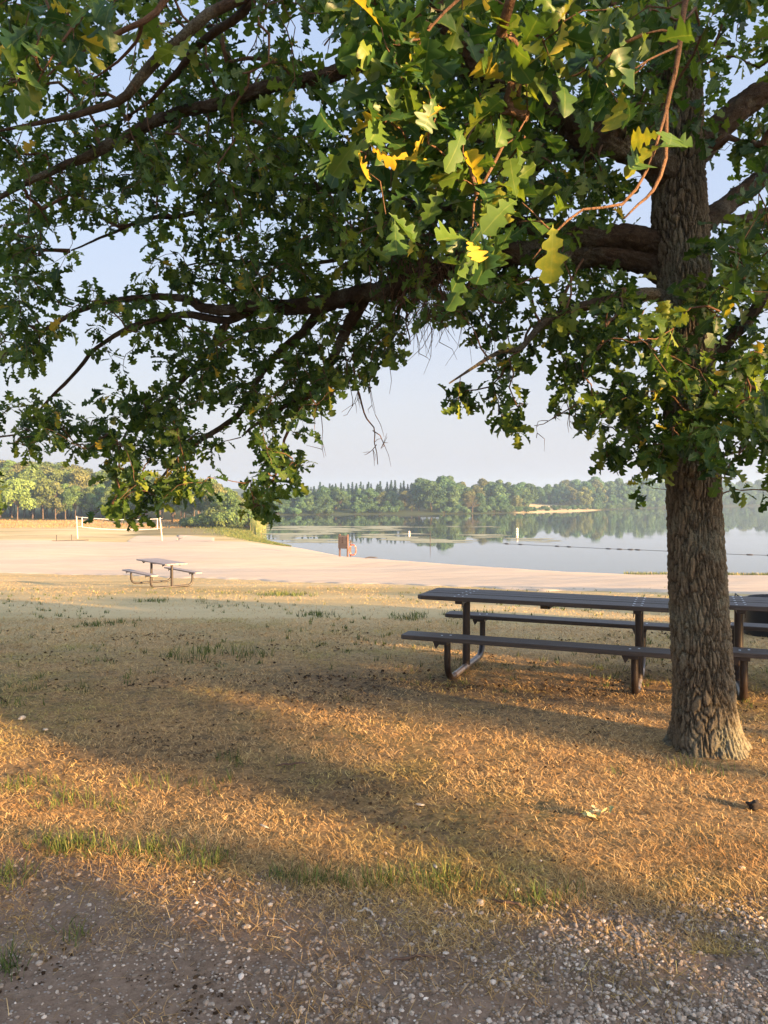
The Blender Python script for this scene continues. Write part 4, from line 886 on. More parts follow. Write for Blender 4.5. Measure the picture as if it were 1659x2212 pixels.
for key, (pts, wid) in LIMBS.items():
    P, r = dense(pts, wid)
    if key in JOINS:       # the hanging branches reach back up to the limb they grow from
        T = limb_lines.get(JOINS[key])
        if T is None: T = dense(*LIMBS[JOINS[key]])
        q = T[0][int(len(T[0]) * .6)]; m = 8; t = np.linspace(0, 1, m)[:-1, None]
        P = np.vstack([q * (1 - t) + P[0] * t + np.array([0, 0, .25]) * 4 * t * (1 - t), P]); r = np.concatenate([np.full(m - 1, r[0] * 1.2), r])
    near = key[0] in 'N'
    amp = r * (.60 if not near else .22)
    P = P + np.stack([np.convolve(rng.normal(0, 1, len(P) + 6), np.ones(7) / 7 ** .5, mode='valid') * amp for _ in range(3)], 1) * np.linspace(0, 1, len(P))[:, None] ** .3
    limb_lines[key] = (P, r)
    if r.max() > .045:      # thick limbs carry real bark furrows too
        seg = np.concatenate([[0], np.cumsum(np.linalg.norm(np.diff(P, axis=0), axis=1))]); m = int(seg[-1] / .014); t = np.linspace(0, seg[-1], m); na_ = 52
        Pf = np.stack([np.interp(t, seg, P[:, k]) for k in range(3)], 1); kw = np.hanning(9); kw /= kw.sum(); Pf = np.stack([np.convolve(np.pad(Pf[:, k], 4, mode='edge'), kw, mode='valid') for k in range(3)], 1); rf = np.interp(t, seg, r)
        Tn = np.gradient(Pf, axis=0); Tn /= np.linalg.norm(Tn, axis=1)[:, None]; N_ = np.cross(Tn[0], [0, .3, 1.0]); N_ /= np.linalg.norm(N_); VV = np.zeros((m, na_, 3)); RR = np.zeros((m, na_)); off = random.uniform(0, 50)
        aa = np.arange(na_) * 2 * math.pi / na_
        for a_ in range(m):
            N_ = N_ - Tn[a_] * N_.dot(Tn[a_]); N_ /= np.linalg.norm(N_); B_ = np.cross(Tn[a_], N_)
            for b_ in range(na_):
                ca, sa = math.cos(aa[b_]), math.sin(aa[b_]); rb = max(rf[a_], .02)
                dd_, _ = noise.voronoi(Vector((ca * rb * 42, sa * rb * 42, t[a_] * 13 + off))); e = min(1.0, (dd_[1] - dd_[0]) * 2.2)
                lump = noise.noise((ca * 1.3, sa * 1.3, t[a_] * 4 + off)) * .16 + noise.noise((ca * 5, sa * 5, t[a_] * 25)) * .06
                q_ = rf[a_] * (1 + lump) + (e ** .7 - .7) * min(.014, rf[a_] * .17); RR[a_, b_] = e
                VV[a_, b_] = Pf[a_] + N_ * ca * q_ + B_ * sa * q_
        ia, ja = np.arange(m - 1)[:, None], np.arange(na_)[None]; ka = (ja + 1) % na_
        mesh_obj('limb', VV.reshape(-1, 3) - OO, [np.stack([ia * na_ + ja, ia * na_ + ka, (ia + 1) * na_ + ka, (ia + 1) * na_ + ja], -1).reshape(-1, 4)], M['limb'], OAK, True)
        b = len(NP_)
        for a_ in range(len(P)): NP_.append(P[a_]); NPAR.append(b + a_ - 1 if a_ else -1); NR.append(r[a_])
        continue
    mb = MB(); n = 22 if r.max() > .05 else (12 if r.max() > .015 else 8)
    rr_ = r * (1 + .10 * np.convolve(rng.normal(0, 1, len(r) + 2), np.ones(3) / 3, mode='valid'))
    mb.tube(P - OO, rr_, n, True, .12 if n > 12 else .06)
    mb.build('limb' if r.max() > .03 else 'branch', M['limb'] if r.max() > .02 else M['twig'], OAK, True)
    b = len(NP_)
    s = 3 if key in ('A', 'B', 'F', 'E', 'J', 'K', 'H') else 1
    for a_ in range(len(P)):
        NP_.append(P[a_]); NPAR.append(b + a_ - 1 if a_ else -1); NR.append(r[a_])
n_trunk = len(NP_)
for z in np.arange(1.5, 4.6, .12):       # the trunk itself throws small shoots
    for a_ in np.linspace(0, 2 * math.pi, 9)[:-1]:
        r_ = np.interp(z, zs, rr) * .96; NP_.append(np.array([np.interp(z, zs, cx) + r_ * math.cos(a_), 5.02 + r_ * math.sin(a_), z])); NPAR.append(-1); NR.append(r_)
n_fixed = len(NP_)

# leafy spray ends: how much foliage is seen through each 100 x 100 field of the picture
DEN = """65334546588655633
54136674466565635
45577775667667635
87678898888766646
76556788888764456
83257788998765578
84458888988665788
82378878644577888""".split()
DEN = np.array([[int(c) for c in r] for r in DEN], float) / 9
LOWER = [815, 790, 745, 735, 960, 1000, 960, 950, 860, 862, 905, 905, 895, 895, 852, 832, 775, 762, 700, 735, 735, 705, 705, 810, 880, 930, 1010, 1040, 1065, 1050, 1050, 1050, 965, 960]
EXTRA = [(30, 872, 60, 975, .8), (50, 868, 105, 988, 1), (100, 862, 150, 955, .9), (145, 905, 215, 1000, .8), (195, 1030, 260, 1105, .9), (200, 860, 345, 1000, .95), (230, 990, 345, 1125, 1), (345, 860, 400, 1085, .95), (400, 920, 465, 1065, .9),
         (500, 905, 560, 985, .7), (545, 900, 610, 985, .8), (560, 985, 640, 1050, .9), (535, 1040, 600, 1110, 1), (620, 985, 658, 1010, .9), (625, 880, 690, 940, 1),
         (945, 815, 990, 862, .5), (985, 775, 1040, 880, .65), (1055, 760, 1100, 860, .5), (1075, 850, 1130, 950, .75), (1040, 755, 1100, 800, .5), (1100, 735, 1170, 790, .6), (1350, 1010, 1420, 1085, .6), (1590, 1010, 1640, 1080, .5), (1440, 1000, 1600, 1055, .35)]
HOLES = [(100, 500, 330, 595, .04), (110, 740, 200, 870, .05), (205, 690, 262, 770, .3), (260, 20, 300, 150, .2), (540, 40, 660, 130, .15), (600, 20, 760, 90, .3), (870, 700, 945, 790, .2), (0, 830, 30, 880, 0), (400, 865, 470, 905, .2), (470, 860, 530, 880, .3), (600, 590, 660, 640, .9), (1150, 600, 1240, 640, .35), (1330, 400, 1410, 470, .2), (1600, 600, 1659, 700, .7),
         (740, 830, 850, 1010, 0), (1010, 690, 1060, 735, .4), (200, 570, 260, 640, .4), (900, 300, 950, 350, .5), (0, 190, 60, 260, .3), (500, 775, 545, 800, .2), (840, 440, 880, 500, .9)]
def density(u, v):
    if u < 0 or u > 1659 or v < 0: return .6
    for (a, b, c, d, k) in EXTRA:
        if a <= u <= c and b <= v <= d: return k
    if v > LOWER[min(33, int(u / 50))]: return 0
    for (a, b, c, d, k) in HOLES:
        if a <= u <= c and b <= v <= d: return k
    gu, gv = u / 100 - .5, v / 100 - .5
    i0, j0 = int(np.clip(math.floor(gv), 0, 6)), int(np.clip(math.floor(gu), 0, 15)); a, b = np.clip(gv - i0, 0, 1), np.clip(gu - j0, 0, 1)
    return (DEN[i0, j0] * (1 - b) + DEN[i0, j0 + 1] * b) * (1 - a) + (DEN[i0 + 1, j0] * (1 - b) + DEN[i0 + 1, j0 + 1] * b) * a
# where a limb hangs in view few leaves grow on its near side
HIT = np.zeros((260, 380))
for key, (P, r) in limb_lines.items():
    if key[0] == 'N' or key == 'P' or r.max() < .018: continue
    for p, q in zip(P, r):
        if q < .035 or p[1] < 1: continue
        u, v, w_ = p[0] / p[1] * F + 829.5, HZ - (p[2] - EYE) / p[1] * F, q / p[1] * F + 11
        a0_, a1_, b0_, b1_ = [int(np.clip(t, 0, m_)) for t, m_ in (((v - w_ + 100) / 5, 259), ((v + w_ + 100) / 5, 259), ((u - w_ + 100) / 5, 379), ((u + w_ + 100) / 5, 379))]
        HIT[a0_:a1_ + 1, b0_:b1_ + 1] = np.maximum(HIT[a0_:a1_ + 1, b0_:b1_ + 1], p[1])
g = np.random.default_rng(31)
TG, TK = [], []          # target point, kind (0 ordinary, 1 near)
def depth_for(u, v):
    base = np.interp(u, [0, 300, 600, 900, 1200, 1450, 1659], [6.6, 6.5, 6.1, 5.7, 5.1, 4.85, 4.9]); up = np.clip((500 - v) / 500, 0, 1)
    return base - up * np.interp(u, [0, 600, 1200, 1659], [2.0, 1.3, .3, 0])
tries = 0
while len(TG) < 2550 and tries < 90000:
    tries += 1
    u, v = g.uniform(-60, 1720), g.uniform(-60, 1130)
    dn = density(u, v)
    cl = .5 + .5 * noise.noise((u / 70, v / 70, 4.0)) * 1.6
    if g.random() > dn ** 1.7 * np.clip(cl + .45, .15, 1.2): continue
    D = depth_for(u, v) + g.normal(0, .62 if v < 700 else .40)
    if 1390 < u < 1590 and v > 380:
        if v < 1045 and g.random() < .55: D = min(D, 4.62 - abs(g.normal(0, .12)))
        elif abs(D - 5.02) < .35: continue
        if v < 480 or g.random() < .35: continue
    # trunk stays clear below the leaves
    if g.random() < .8 and HIT[int(np.clip((v + 100) / 5, 0, 259)), int(np.clip((u + 100) / 5, 0, 379))] > D - .02: continue
    TG.append(at(u, v, max(D, 2.9))); TK.append(0)
# near leaves
NEAR = [(800, 20, 60, 26), (850, 90, 60, 22), (900, 200, 55, 20), (850, 300, 50, 16), (780, 330, 35, 8), (960, 60, 60, 16), (1000, 220, 60, 18), (1080, 260, 50, 12), (1100, 50, 60, 14), (1180, 60, 45, 10), (1090, 160, 40, 12), (1200, 150, 30, 7),
        (1330, 200, 28, 7), (1300, 110, 40, 8), (1390, 40, 50, 9), (1060, 390, 40, 12), (1010, 410, 35, 9), (1110, 420, 35, 10), (1040, 500, 28, 8), (1025, 570, 18, 4), (940, 330, 50, 14), (860, 390, 40, 8), (1450, 290, 20, 4), (750, 290, 25, 5), (980, 330, 50, 12), (920, 130, 50, 14), (1250, 30, 40, 7),
        (60, 60, 45, 10), (110, 30, 40, 8), (70, 130, 30, 6), (150, 60, 35, 7), (30, 180, 20, 4), (20, 20, 30, 5), (200, 20, 30, 5)]
for (u, v, s, k) in NEAR:
    for _ in range(max(1, int(k * .30))): TG.append(at(u + g.normal(0, s * .6), v + g.normal(0, s * .6), g.uniform(2.15, 2.6) if u > 400 else g.uniform(2.4, 3.0))); TK.append(1)
# the rest of the crown, out of the picture: over, behind and to the right of the camera
c = 0
while c < 520:
    p = np.array([1.6, 4.6, 5.8]) + g.uniform(-1, 1, 3) * [6.6, 6.4, 4.0]
    q = (p - [1.6, 4.6, 5.8]) / [6.6, 6.4, 4.0]; L2 = (q ** 2).sum()
    if L2 > 1 or L2 < .25 or p[2] < 3.0: continue
    if p[1] > .6:
        u, v = p[0] / p[1] * F + 829.5, HZ - (p[2] - EYE) / p[1] * F
        if -40 < u < 1700 and v > -60: continue
    if np.linalg.norm(p - [0, 0, EYE]) < 2.0: continue
    TG.append(p); TK.append(2); c += 1
TG = np.array(TG); TK = np.array(TK)
cap_ = len(TG) * 6 + n_fixed
NPA = np.zeros((cap_, 3)); NPA[:n_fixed] = NP_; cnt = n_fixed
fix = NPA[:n_fixed]
d0 = np.array([np.min(((fix - p) ** 2).sum(1)) for p in TG]); order = np.argsort(d0)
par = list(NPAR); chains = []; PAR = np.full(cap_, -1); PAR[:n_fixed] = NPAR
TIPDIR = np.zeros((len(TG), 3)); leafcount = np.zeros(cap_)
for ti in order:
    p = TG[ti]; d2 = ((NPA[:cnt] - p) ** 2).sum(1)
    if TK[ti] == 1: d2[n_fixed:cnt] *= 1.0
    # twigs grow outwards, away from the trunk
    away = np.linalg.norm(NPA[:cnt, :2] - [2.0, 5.02], axis=1) - np.linalg.norm(p[:2] - [2.0, 5.02])
    d2 = d2 * (1 + np.clip(away, 0, 1) * 3) + (d2 < .006) * .05
    k = int(np.argmin(d2)); s = NPA[k]; L_ = np.linalg.norm(p - s)
    m = 3 if L_ < .35 else 5
    pd = NPA[k] - NPA[PAR[k]] if PAR[k] >= 0 else (p - s); pd = pd / (np.linalg.norm(pd) + 1e-9)
    t0 = (p - s) / (L_ + 1e-9) * .75 + pd * .5 + g.normal(0, .25, 3); t1 = (p - s) / (L_ + 1e-9) + np.array([0, 0, -.55]) + g.normal(0, .3, 3)
    prev = k; pts = [s]
    for t in (np.arange(m) + 1) / m:
        h00, h10, h01, h11 = 2 * t ** 3 - 3 * t * t + 1, t ** 3 - 2 * t * t + t, -2 * t ** 3 + 3 * t * t, t ** 3 - t * t
        q = h00 * s + h10 * t0 * L_ + h01 * p + h11 * t1 * L_ + (g.normal(0, .035 * min(L_, .6), 3) if t < 1 else 0)
        NPA[cnt] = q; PAR[cnt] = prev; prev = cnt; cnt += 1; pts.append(q)
    chains.append((k, list(range(cnt - m, cnt)))); leafcount[cnt - 1] += 1
    TIPDIR[ti] = (pts[-1] - pts[-2]) / (np.linalg.norm(pts[-1] - pts[-2]) + 1e-9)
for i in range(cnt - 1, n_fixed - 1, -1):
    if PAR[i] >= 0: leafcount[PAR[i]] += leafcount[i]
# twigs with pipe-model thickness, in three meshes by where they hang
mbs = {'twigs': MB()}
for (k, ch) in chains:
    r = .0021 * np.maximum(leafcount[ch], 1) ** .52
    r0 = r[0] * 1.1 if k >= n_fixed else r[0] * 1.25
    P = np.vstack([NPA[k], NPA[ch]]); rr_ = np.concatenate([[r0], r]); rr_[-1] *= .6
    mbs['twigs'].tube(P - OO, rr_, 5 if r0 > .006 else 4, False)
# dead hanging twigs
DEAD = [([(762, 786), (770, 830), (782, 873), (795, 905), (806, 925), (812, 955), (815, 1004)], 5), ([(806, 925), (828, 955), (822, 968), (836, 945)], 2.5), ([(812, 960), (800, 975), (785, 978)], 2), ([(745, 740), (750, 800), (762, 860), (757, 890), (745, 900)], 2.4),
        ([(790, 800), (800, 850), (808, 900)], 2), ([(725, 770), (735, 830), (730, 850)], 1.8), ([(772, 800), (775, 845), (768, 870), (740, 888)], 2), ([(690, 880), (698, 930), (696, 970)], 2.2), ([(835, 760), (845, 800), (843, 850)], 2),
        ([(1290, 850), (1234, 880), (1190, 905), (1155, 925)], 4), ([(1180, 908), (1163, 912), (1158, 935)], 1.8), ([(1225, 870), (1232, 905), (1248, 932)], 2.4), ([(950, 560), (945, 620), (955, 680), (948, 740)], 3.5), ([(930, 560), (922, 640), (900, 700), (905, 760)], 3), ([(905, 560), (895, 640), (880, 690)], 4), ([(870, 640), (878, 700), (886, 745)], 6), ([(985, 560), (975, 610), (990, 660)], 2.5),
        ([(960, 30), (940, -30), (920, -100)], 4), ([(780, 60), (800, 100), (770, 130)], 2), ([(700, 100), (740, 60), (800, 40), (850, 10)], 4), ([(690, 0), (720, 60), (700, 130)], 2), ([(860, 60), (800, 110), (760, 125), (700, 170)], 3.5), ([(580, 0), (560, 60), (545, 100), (520, 150)], 4), ([(640, 0), (620, 50), (600, 100), (585, 140)], 3)]
for pts, w in DEAD:
    D = depth_for(*pts[0]) - .1
    P, r = dense([(u, v, D) for u, v in pts], list(np.linspace(w, w * .35, len(pts))), .06)
    P = P + g.normal(0, .006, P.shape); mbs['twigs'].tube(P - OO, r, 5, False)
    for q in range(3):
        i_ = g.integers(1, len(P)); e = P[i_] + g.normal(0, .07, 3) + [0, 0, -.04]; mbs['twigs'].tube(np.array([P[i_], (P[i_] + e) / 2 + g.normal(0, .01, 3), e]) - OO, [.0025, .002, .001], 4, False)
# stems along dead wood fringe hanging from the low limb (tangle of fine twigs)
for _ in range(230):
    u, v = g.normal(930, 55), g.uniform(500, 640); p = at(u, v, 5.55 + g.normal(0, .25)); l = g.uniform(.12, .5)
    P = [p]; dvec = np.array([g.normal(0, .35), g.normal(0, .35), -1.0])
    for q in range(4): P.append(P[-1] + dvec * l / 4 + g.normal(0, .018, 3)); dvec += g.normal(0, .25, 3)
    mbs['twigs'].tube(np.array(P) - OO, [.004, .0035, .003, .002, .001], 4, False)
tw = mbs['twigs'].build('twigs', M['twig'], OAK, True); tag(tw, kind='stuff')

# leaves: lobed oak leaves with a fold along the midrib
XS = np.array([0, .10, .17, .21, .26, .31, .37, .42, .47, .52, .58, .64, .69, .73, .79, .85, .89, .93, .97, 1.0])
HW = np.array([.010, .02, .12, .135, .075, .08, .22, .26, .235, .12, .14, .33, .38, .35, .20, .25, .29, .24, .15, .02])
XS2 = np.array([0, .18, .28, .45, .55, .68, .85, 1.0]); HW2 = np.array([.012, .13, .08, .28, .14, .38, .27, .05])
def leaves(name, P, X, N, S, tint, mat, hi, parent):
    """P leaf base, X pointing direction, N upper side"""
    xs, hw = (XS, HW) if hi else (XS2, HW2); m = len(xs); n = len(P)
    X = X / np.linalg.norm(X, axis=1)[:, None]; Y = np.cross(N, X); Y /= np.linalg.norm(Y, axis=1)[:, None] + 1e-9; N = np.cross(X, Y)
    fold = rng.uniform(.0, .75, n)[:, None]; droop = rng.uniform(-.25, .8, n)[:, None]; tw_ = rng.uniform(-.35, .35, n)[:, None]
    wv = rng.uniform(.85, 1.15, (n, m)); wv2 = rng.uniform(.85, 1.15, (n, m)); wd = rng.uniform(.8, 1.1, n)[:, None]
    x = np.broadcast_to(xs, (n, m)) ; zc = -droop * x ** 2
    out = []
    for sgn, w in ((0, None), (1, wv), (-1, wv2)):
        if sgn == 0: y = np.zeros((n, m)); z = zc; xx = x
        else:
            h = hw[None] * w * wd; y = sgn * h * .92; z = zc + np.abs(h) * fold + sgn * h * tw_ * x + rng.normal(0, .012, (n, m)); xx = x + h * .12
        out.append(P[:, None] + S[:, None, None] * (xx[..., None] * X[:, None] + y[..., None] * Y[:, None] + z[..., None] * N[:, None]))
    V = np.stack(out, 1).reshape(-1, 3); b = np.arange(n)[:, None] * 3 * m; Q = []
    for k in range(m - 1):
        Q.append(b + [k, k + 1, m + k + 1, m + k]); Q.append(b + [k + 1, k, 2 * m + k, 2 * m + k + 1])
    return mesh_obj(name, V, [np.concatenate(Q)], mat, parent, hi, {'tint': np.repeat(tint, 3 * m), 'rib': np.tile(np.repeat([1.0, 0, 0], m), n)})
for kind, name, hi, mat, lo_, hi_, s0, s1 in ((0, 'foliage', True, 'leaf', 6, 10, .075, .125), (1, 'near_foliage', True, 'leaf_near', 5, 8, .08, .135), (2, 'upper_foliage', False, 'leaf', 12, 18, .12, .19)):
    LP, LX, LN, LS, LT = [], [], [], [], []
    for ti in np.where(TK == kind)[0]:
        c = g.integers(lo_, hi_); tip = TG[ti]; d = TIPDIR[ti]; cb = g.normal(0, .13)
        for q in range(c):
            back = g.uniform(0, .16 if kind < 2 else .5) * (q > 2)
            dirv = d * g.uniform(.1, .9) + g.normal(0, .75, 3) + np.array([0, 0, -.25]); dirv /= np.linalg.norm(dirv)
            LP.append(tip - d * back + dirv * .012 + g.normal(0, .012 if kind < 2 else .14, 3)); LX.append(dirv)
            LN.append(np.array([0, 0, 1.0]) + g.normal(0, .55, 3) + np.array([.25, -.25, 0])); LS.append(g.uniform(s0, s1)); LT.append(np.clip(.45 + cb + g.normal(0, .2), 0, .88) if g.random() > (.016 if kind != 1 else .065) else g.uniform(.93, 1))
    leaves(name, np.array(LP) - OO, np.array(LX), np.array(LN), np.array(LS), np.array(LT), M[mat], hi, OAK)

# ---------------------------------------------------- light, shade and air settings
SUNEL = 8.5; SUNE = 5.0; SUNC = (1, .62, .28); SKYP = (1.2, 2.5, 1.5); SKYS = .15; EXPO = 2.46; SKYM = 1.07; GLOW = (3.2, 2.9, 2.6)
SKYC = [(0, (.745, .735, .85)), (.12, (.765, .77, .89)), (.35, (.64, .75, 1.0)), (.8, (.46, .62, .95))]
g = NT('leaf_litter'); M['litter_mix'] = g.done(g.ramp(g.attr('tint'), [(0, (.03, .018, .01)), (.5, (.10, .06, .03)), (1, (.36, .24, .12))]), .9, None, .1)
g = NT('fallen_leaf'); M['fallen'] = g.done(g.ramp(g.attr('tint'), [(0, (.16, .18, .06)), (.5, (.42, .42, .2)), (1, (.6, .52, .3))]), .7, None, .2)
g = NT('haze'); pv = g.new('ShaderNodeVolumePrincipled'); pv.inputs['Color'].default_value = (.50, .72, 1, 1); pv.inputs['Density'].default_value = .00065; pv.inputs['Anisotropy'].default_value = .2
for l in list(g.t.links):
    if l.to_node == g.out: g.t.links.remove(l)
g.t.links.new(pv.outputs[0], g.out.inputs['Volume']); g.n.remove(g.b); M['haze'] = g.m
SHP = {2: broad_proto(511, 4.75, 3.5, 3.75, 6500, .34, 'fl_oak', 60, 1, .034, (.10, .17)), 3: broad_proto(512, 4.7, 3.3, 3.7, 6000, .34, 'fl_oak', 60, 1, .022, (.10, .17)), 4: broad_proto(513, 4.9, 3.6, .5, 9000, .34, 'fl_oak', 40, 1, .02),
       5: broad_proto(514, 13.2, 4.6, 9.7, 5200, .45, 'fl_oak', 34, 1, .016, (.16, .26)), 6: broad_proto(515, 4.7, .36, 3.05, 520, .2, 'fl_oak', 9, 1, .004, (.5, .8))}
# distance across the sunlight, distance towards the sun, height x 10, kind
SHADE = [(5.55, 18, 10, 2, 1), (4.8, 18.6, 10, 3, 1), (2.92, 18.5, 10, 6, 1), (-.3, 19, 10, 3, 1), (-2.6, 17.5, 10, 4, 1), (9.9, 18, 8.5, 4, 1), (15.5, 19, 7.4, 4, 1), (21, 18, 6.5, 4, 1), (-1.0, 16.5, 4.3, 'h', 1.3), (.3, 16.3, 4.1, 'h', .9), (1.55, 16.2, 3.35, 'h', .62), (2.6, 16.0, 2.95, 'h', .6),
         (0, 45, 10, 5, 1), (6.5, 47, 10, 5, 1), (-7, 46, 10, 5, 1)]

# ------------------------------------------------------------ grass, gravel
n = 430000
k_ = rng.uniform(-.62, .62, n); y = 2.7 + (13 - 2.7) * rng.random(n) ** 1.45; x = k_ * y
ok = (y > gravel_edge(k_) - .10 - rng.exponential(.27, n) * np.clip(1.2 + 1.6 * np.sin(k_ * 23 + 1) * np.sin(k_ * 9), .15, 2.5)) & (np.hypot(x - 2.06, y - 5.05) > .205)
x, y = x[ok], y[ok]; n = len(x)
cl = np.array([noise.noise((a * 1.7, b * 1.7, 0)) + .6 * noise.noise((a * 6, b * 6, 2)) for a, b in zip(x, y)])
ok = rng.random(n) < np.clip(.75 + cl * .8, .12, 1) * (1 - .72 * soil_shade_at(x, y)); x, y, cl = x[ok], y[ok], cl[ok]; n = len(x)
P = np.stack([x, y, gz(x, y) - .002 + np.where(y < gravel_edge(x / y) + .2, .010, 0)], 1)
sc = np.clip(y / 4.5, .8, 2.2)
blades('dry_grass', P, rng.uniform(.014, .042, n) * sc ** .35, np.clip(rng.normal(1.36, .18, n), .3, 1.54), rng.uniform(.0018, .0034, n) * sc ** .7, np.clip(rng.normal(.58, .25, n) + cl * .15, 0, 1), M['blade_dry'], 'matted dry straw coloured grass covering the lawn around the oak', seg=2, cat='grass', curl=.8)
# upright green tufts, thicker along the dirt and in patches further off
C = []
for (u, v, s, k) in [(170, 1832, 45, 14), (330, 1842, 50, 14), (110, 1838, 25, 5), (430, 1868, 40, 9), (640, 1905, 60, 10), (800, 1910, 60, 7), (1000, 1930, 90, 6), (20, 1905, 15, 8), (1150, 1950, 80, 8), (10, 2100, 14, 5), (160, 2030, 15, 3), (900, 1900, 60, 10), (350, 1690, 60, 10), (100, 1700, 60, 10), (180, 1740, 60, 12), (1480, 1660, 60, 6), (560, 1645, 60, 6)]:
    for _ in range(k):
        uu, vv = u + rng.normal(0, s), v + rng.normal(0, 9); D = EYE * F / (vv - HZ); C.append(((uu - 829.5) / F * D, D, 1.0, 14 if v > 1780 else 9))
for _ in range(1500):
    k1 = rng.uniform(-.6, .6); D = rng.uniform(6.0, 24); xx = k1 * D
    if noise.noise((xx * .45, D * .3, 7)) + rng.normal(0, .18) < .08: continue
    C.append((xx, D, .8, 7))
for (u, v, s) in [(475, 1420, 1.8), (330, 1300, 1.2), (600, 1285, 1.6), (640, 1287, 1.4), (690, 1330, 1.2), (1000, 1330, 1.4), (880, 1335, 1.2), (230, 1350, 1.0)]:
    D = 9.5 if v > 1400 else 16
    for _ in range(30):
        Ds = solve_D((u - 829.5) / F, v, 5, 40); xx = (u - 829.5) / F * Ds; C.append((xx + rng.normal(0, .18 * s), Ds + rng.normal(0, .25), s, 6))
X_, Y_, H_, T_ = [], [], [], []
for (cx_, cy_, s, m) in C:
    tb_ = rng.normal(.4, .15)
    for _ in range(m): X_.append(cx_ + rng.normal(0, .03 * s)); Y_.append(cy_ + rng.normal(0, .03 * s)); H_.append(rng.uniform(.035, .105) * s); T_.append(np.clip(tb_ + rng.normal(0, .18), 0, 1))
X_, Y_, H_, T_ = map(np.array, (X_, Y_, H_, T_)); P = np.stack([X_, Y_, gz(X_, Y_)], 1); n = len(P)
blades('green_grass', P, H_, rng.uniform(.2, 1.15, n), rng.uniform(.004, .0065, n) * np.clip(Y_ / 6, .7, 2), T_, M['blade_green'], 'sparse green tufts of grass in the dry lawn and along the dirt', seg=3, cat='grass')
# tan tufts far across the lawn so that the ground is never smooth
n = 120000; k_ = rng.uniform(-.62, .62, n); y = rng.uniform(9, 44, n); x = k_ * y
ndk = np.interp(k_, ks, nearD); ok = (y < ndk + rng.normal(0, .25, n)) & (np.hypot(x + 7.3, y - 25.3) > 1.6); x, y = x[ok], y[ok]; n = len(x)
cl = np.array([noise.noise((a * .7, b * .5, 5)) + .5 * noise.noise((a * 3, b * 3, 2)) for a, b in zip(x, y)])
ok = rng.random(n) < np.clip(.55 + cl * 1.2, .05, 1); x, y, cl = x[ok], y[ok], cl[ok]; n = len(x); P = np.stack([x, y, gz(x, y) - .003], 1)
blades('straw_tufts', P, rng.uniform(.015, .05, n), np.clip(rng.normal(1.25, .3, n), .3, 1.5), rng.uniform(.005, .011, n), np.clip(rng.normal(.66, .25, n), 0, 1), M['blade_dry'], 'short dry tufts across the middle of the lawn down to the sand', seg=2, cat='grass', curl=.8)
# dark leaf litter and bark crumbs
n = 16000; k_ = rng.uniform(-.6, .6, n); y = 2.2 + 9 * rng.random(n) ** 1.3; x = k_ * y; cl = np.array([noise.noise((a * .9, b * .9, 21)) + .5 * noise.noise((a * 4, b * 4, 2)) for a, b in zip(x, y)]); cl += .45 * soil_shade_at(x, y); ok = rng.random(n) < np.clip(cl * 1.6 - .05, .02, 1); x, y = x[ok], y[ok]; n = len(x); s = rng.uniform(.006, .02, n) * np.clip(y / 5, .7, 1.6)
P = np.stack([x, y, gz(x, y) + .012], 1); nrm = np.tile([0, 0, 1.0], (n, 1)); V, Q, T = spray(P, frames(nrm, rng, .35), s * 1.3, np.clip(rng.normal(.22, .22, n), 0, 1))
tag(mesh_obj('leaf_litter', V, [Q], M['litter_mix'], None, False, {'tint': T}), 'crumbs of dark bark and dead leaf scattered over lawn and dirt', 'leaf litter', kind='stuff')
# pebbles
def ico():
    import bmesh
    b = bmesh.new(); bmesh.ops.create_icosphere(b, subdivisions=1, radius=1); V = np.array([v.co[:] for v in b.verts]); Fc = np.array([[v.index for v in f.verts] for f in b.faces]); b.free(); return V, Fc
IV, IF = ico()
n = 42000; k_ = rng.uniform(-.62, .62, n); u_p = k_ * F + 829.5; v_p = 1850 + 420 * rng.random(n)
dens = np.interp(u_p, [-200, 300, 700, 1050, 1250, 1500, 1900], [.07, .13, .28, .35, .7, 1, 1]) * np.clip((v_p - np.interp(u_p, [0, 700, 1100, 1300, 1659], [1840, 1900, 1960, 1960, 1930])) / 40, .015, 1)
nn_ = np.array([noise.noise((a * 6, b * .02, 1)) for a, b in zip(k_, v_p)])
ok = rng.random(n) < dens * np.clip(.8 + nn_ * 1.3, .15, 1.3); k_, v_p = k_[ok], v_p[ok]; D = EYE * F / (v_p - HZ); x = k_ * D; y = D; n = len(x)
sz_ = np.exp(rng.normal(math.log(.0043), .48, n)).clip(.002, .0125)
Rm = rand_rot(n); sq = np.stack([rng.uniform(.9, 1.4, n), rng.uniform(.7, 1.1, n), rng.uniform(.5, .85, n)], 1)
B = IV[None] * (1 + rng.uniform(-.13, .13, (n, 12, 1)) * 1.5) * sq[:, None] * sz_[:, None, None]
c_ = np.cos(t_ := rng.uniform(0, 6.28, n)); s_ = np.sin(t_); V = np.stack([B[..., 0] * c_[:, None] - B[..., 1] * s_[:, None], B[..., 0] * s_[:, None] + B[..., 1] * c_[:, None], B[..., 2]], -1)
V = V + np.stack([x, y, np.array([dz(a, b) for a, b in zip(x, y)]) + sz_ * .08], 1)[:, None]
tag(mesh_obj('pebbles', V.reshape(-1, 3), [(IF[None] + np.arange(n)[:, None, None] * 12).reshape(-1, 3)], M['pebble'], None, False, {'tint': np.repeat(np.clip(rng.normal(.42, .24, n), 0, 1), 12)}), 'rounded tan and white pebbles lying on the dirt path', 'gravel', kind='stuff')
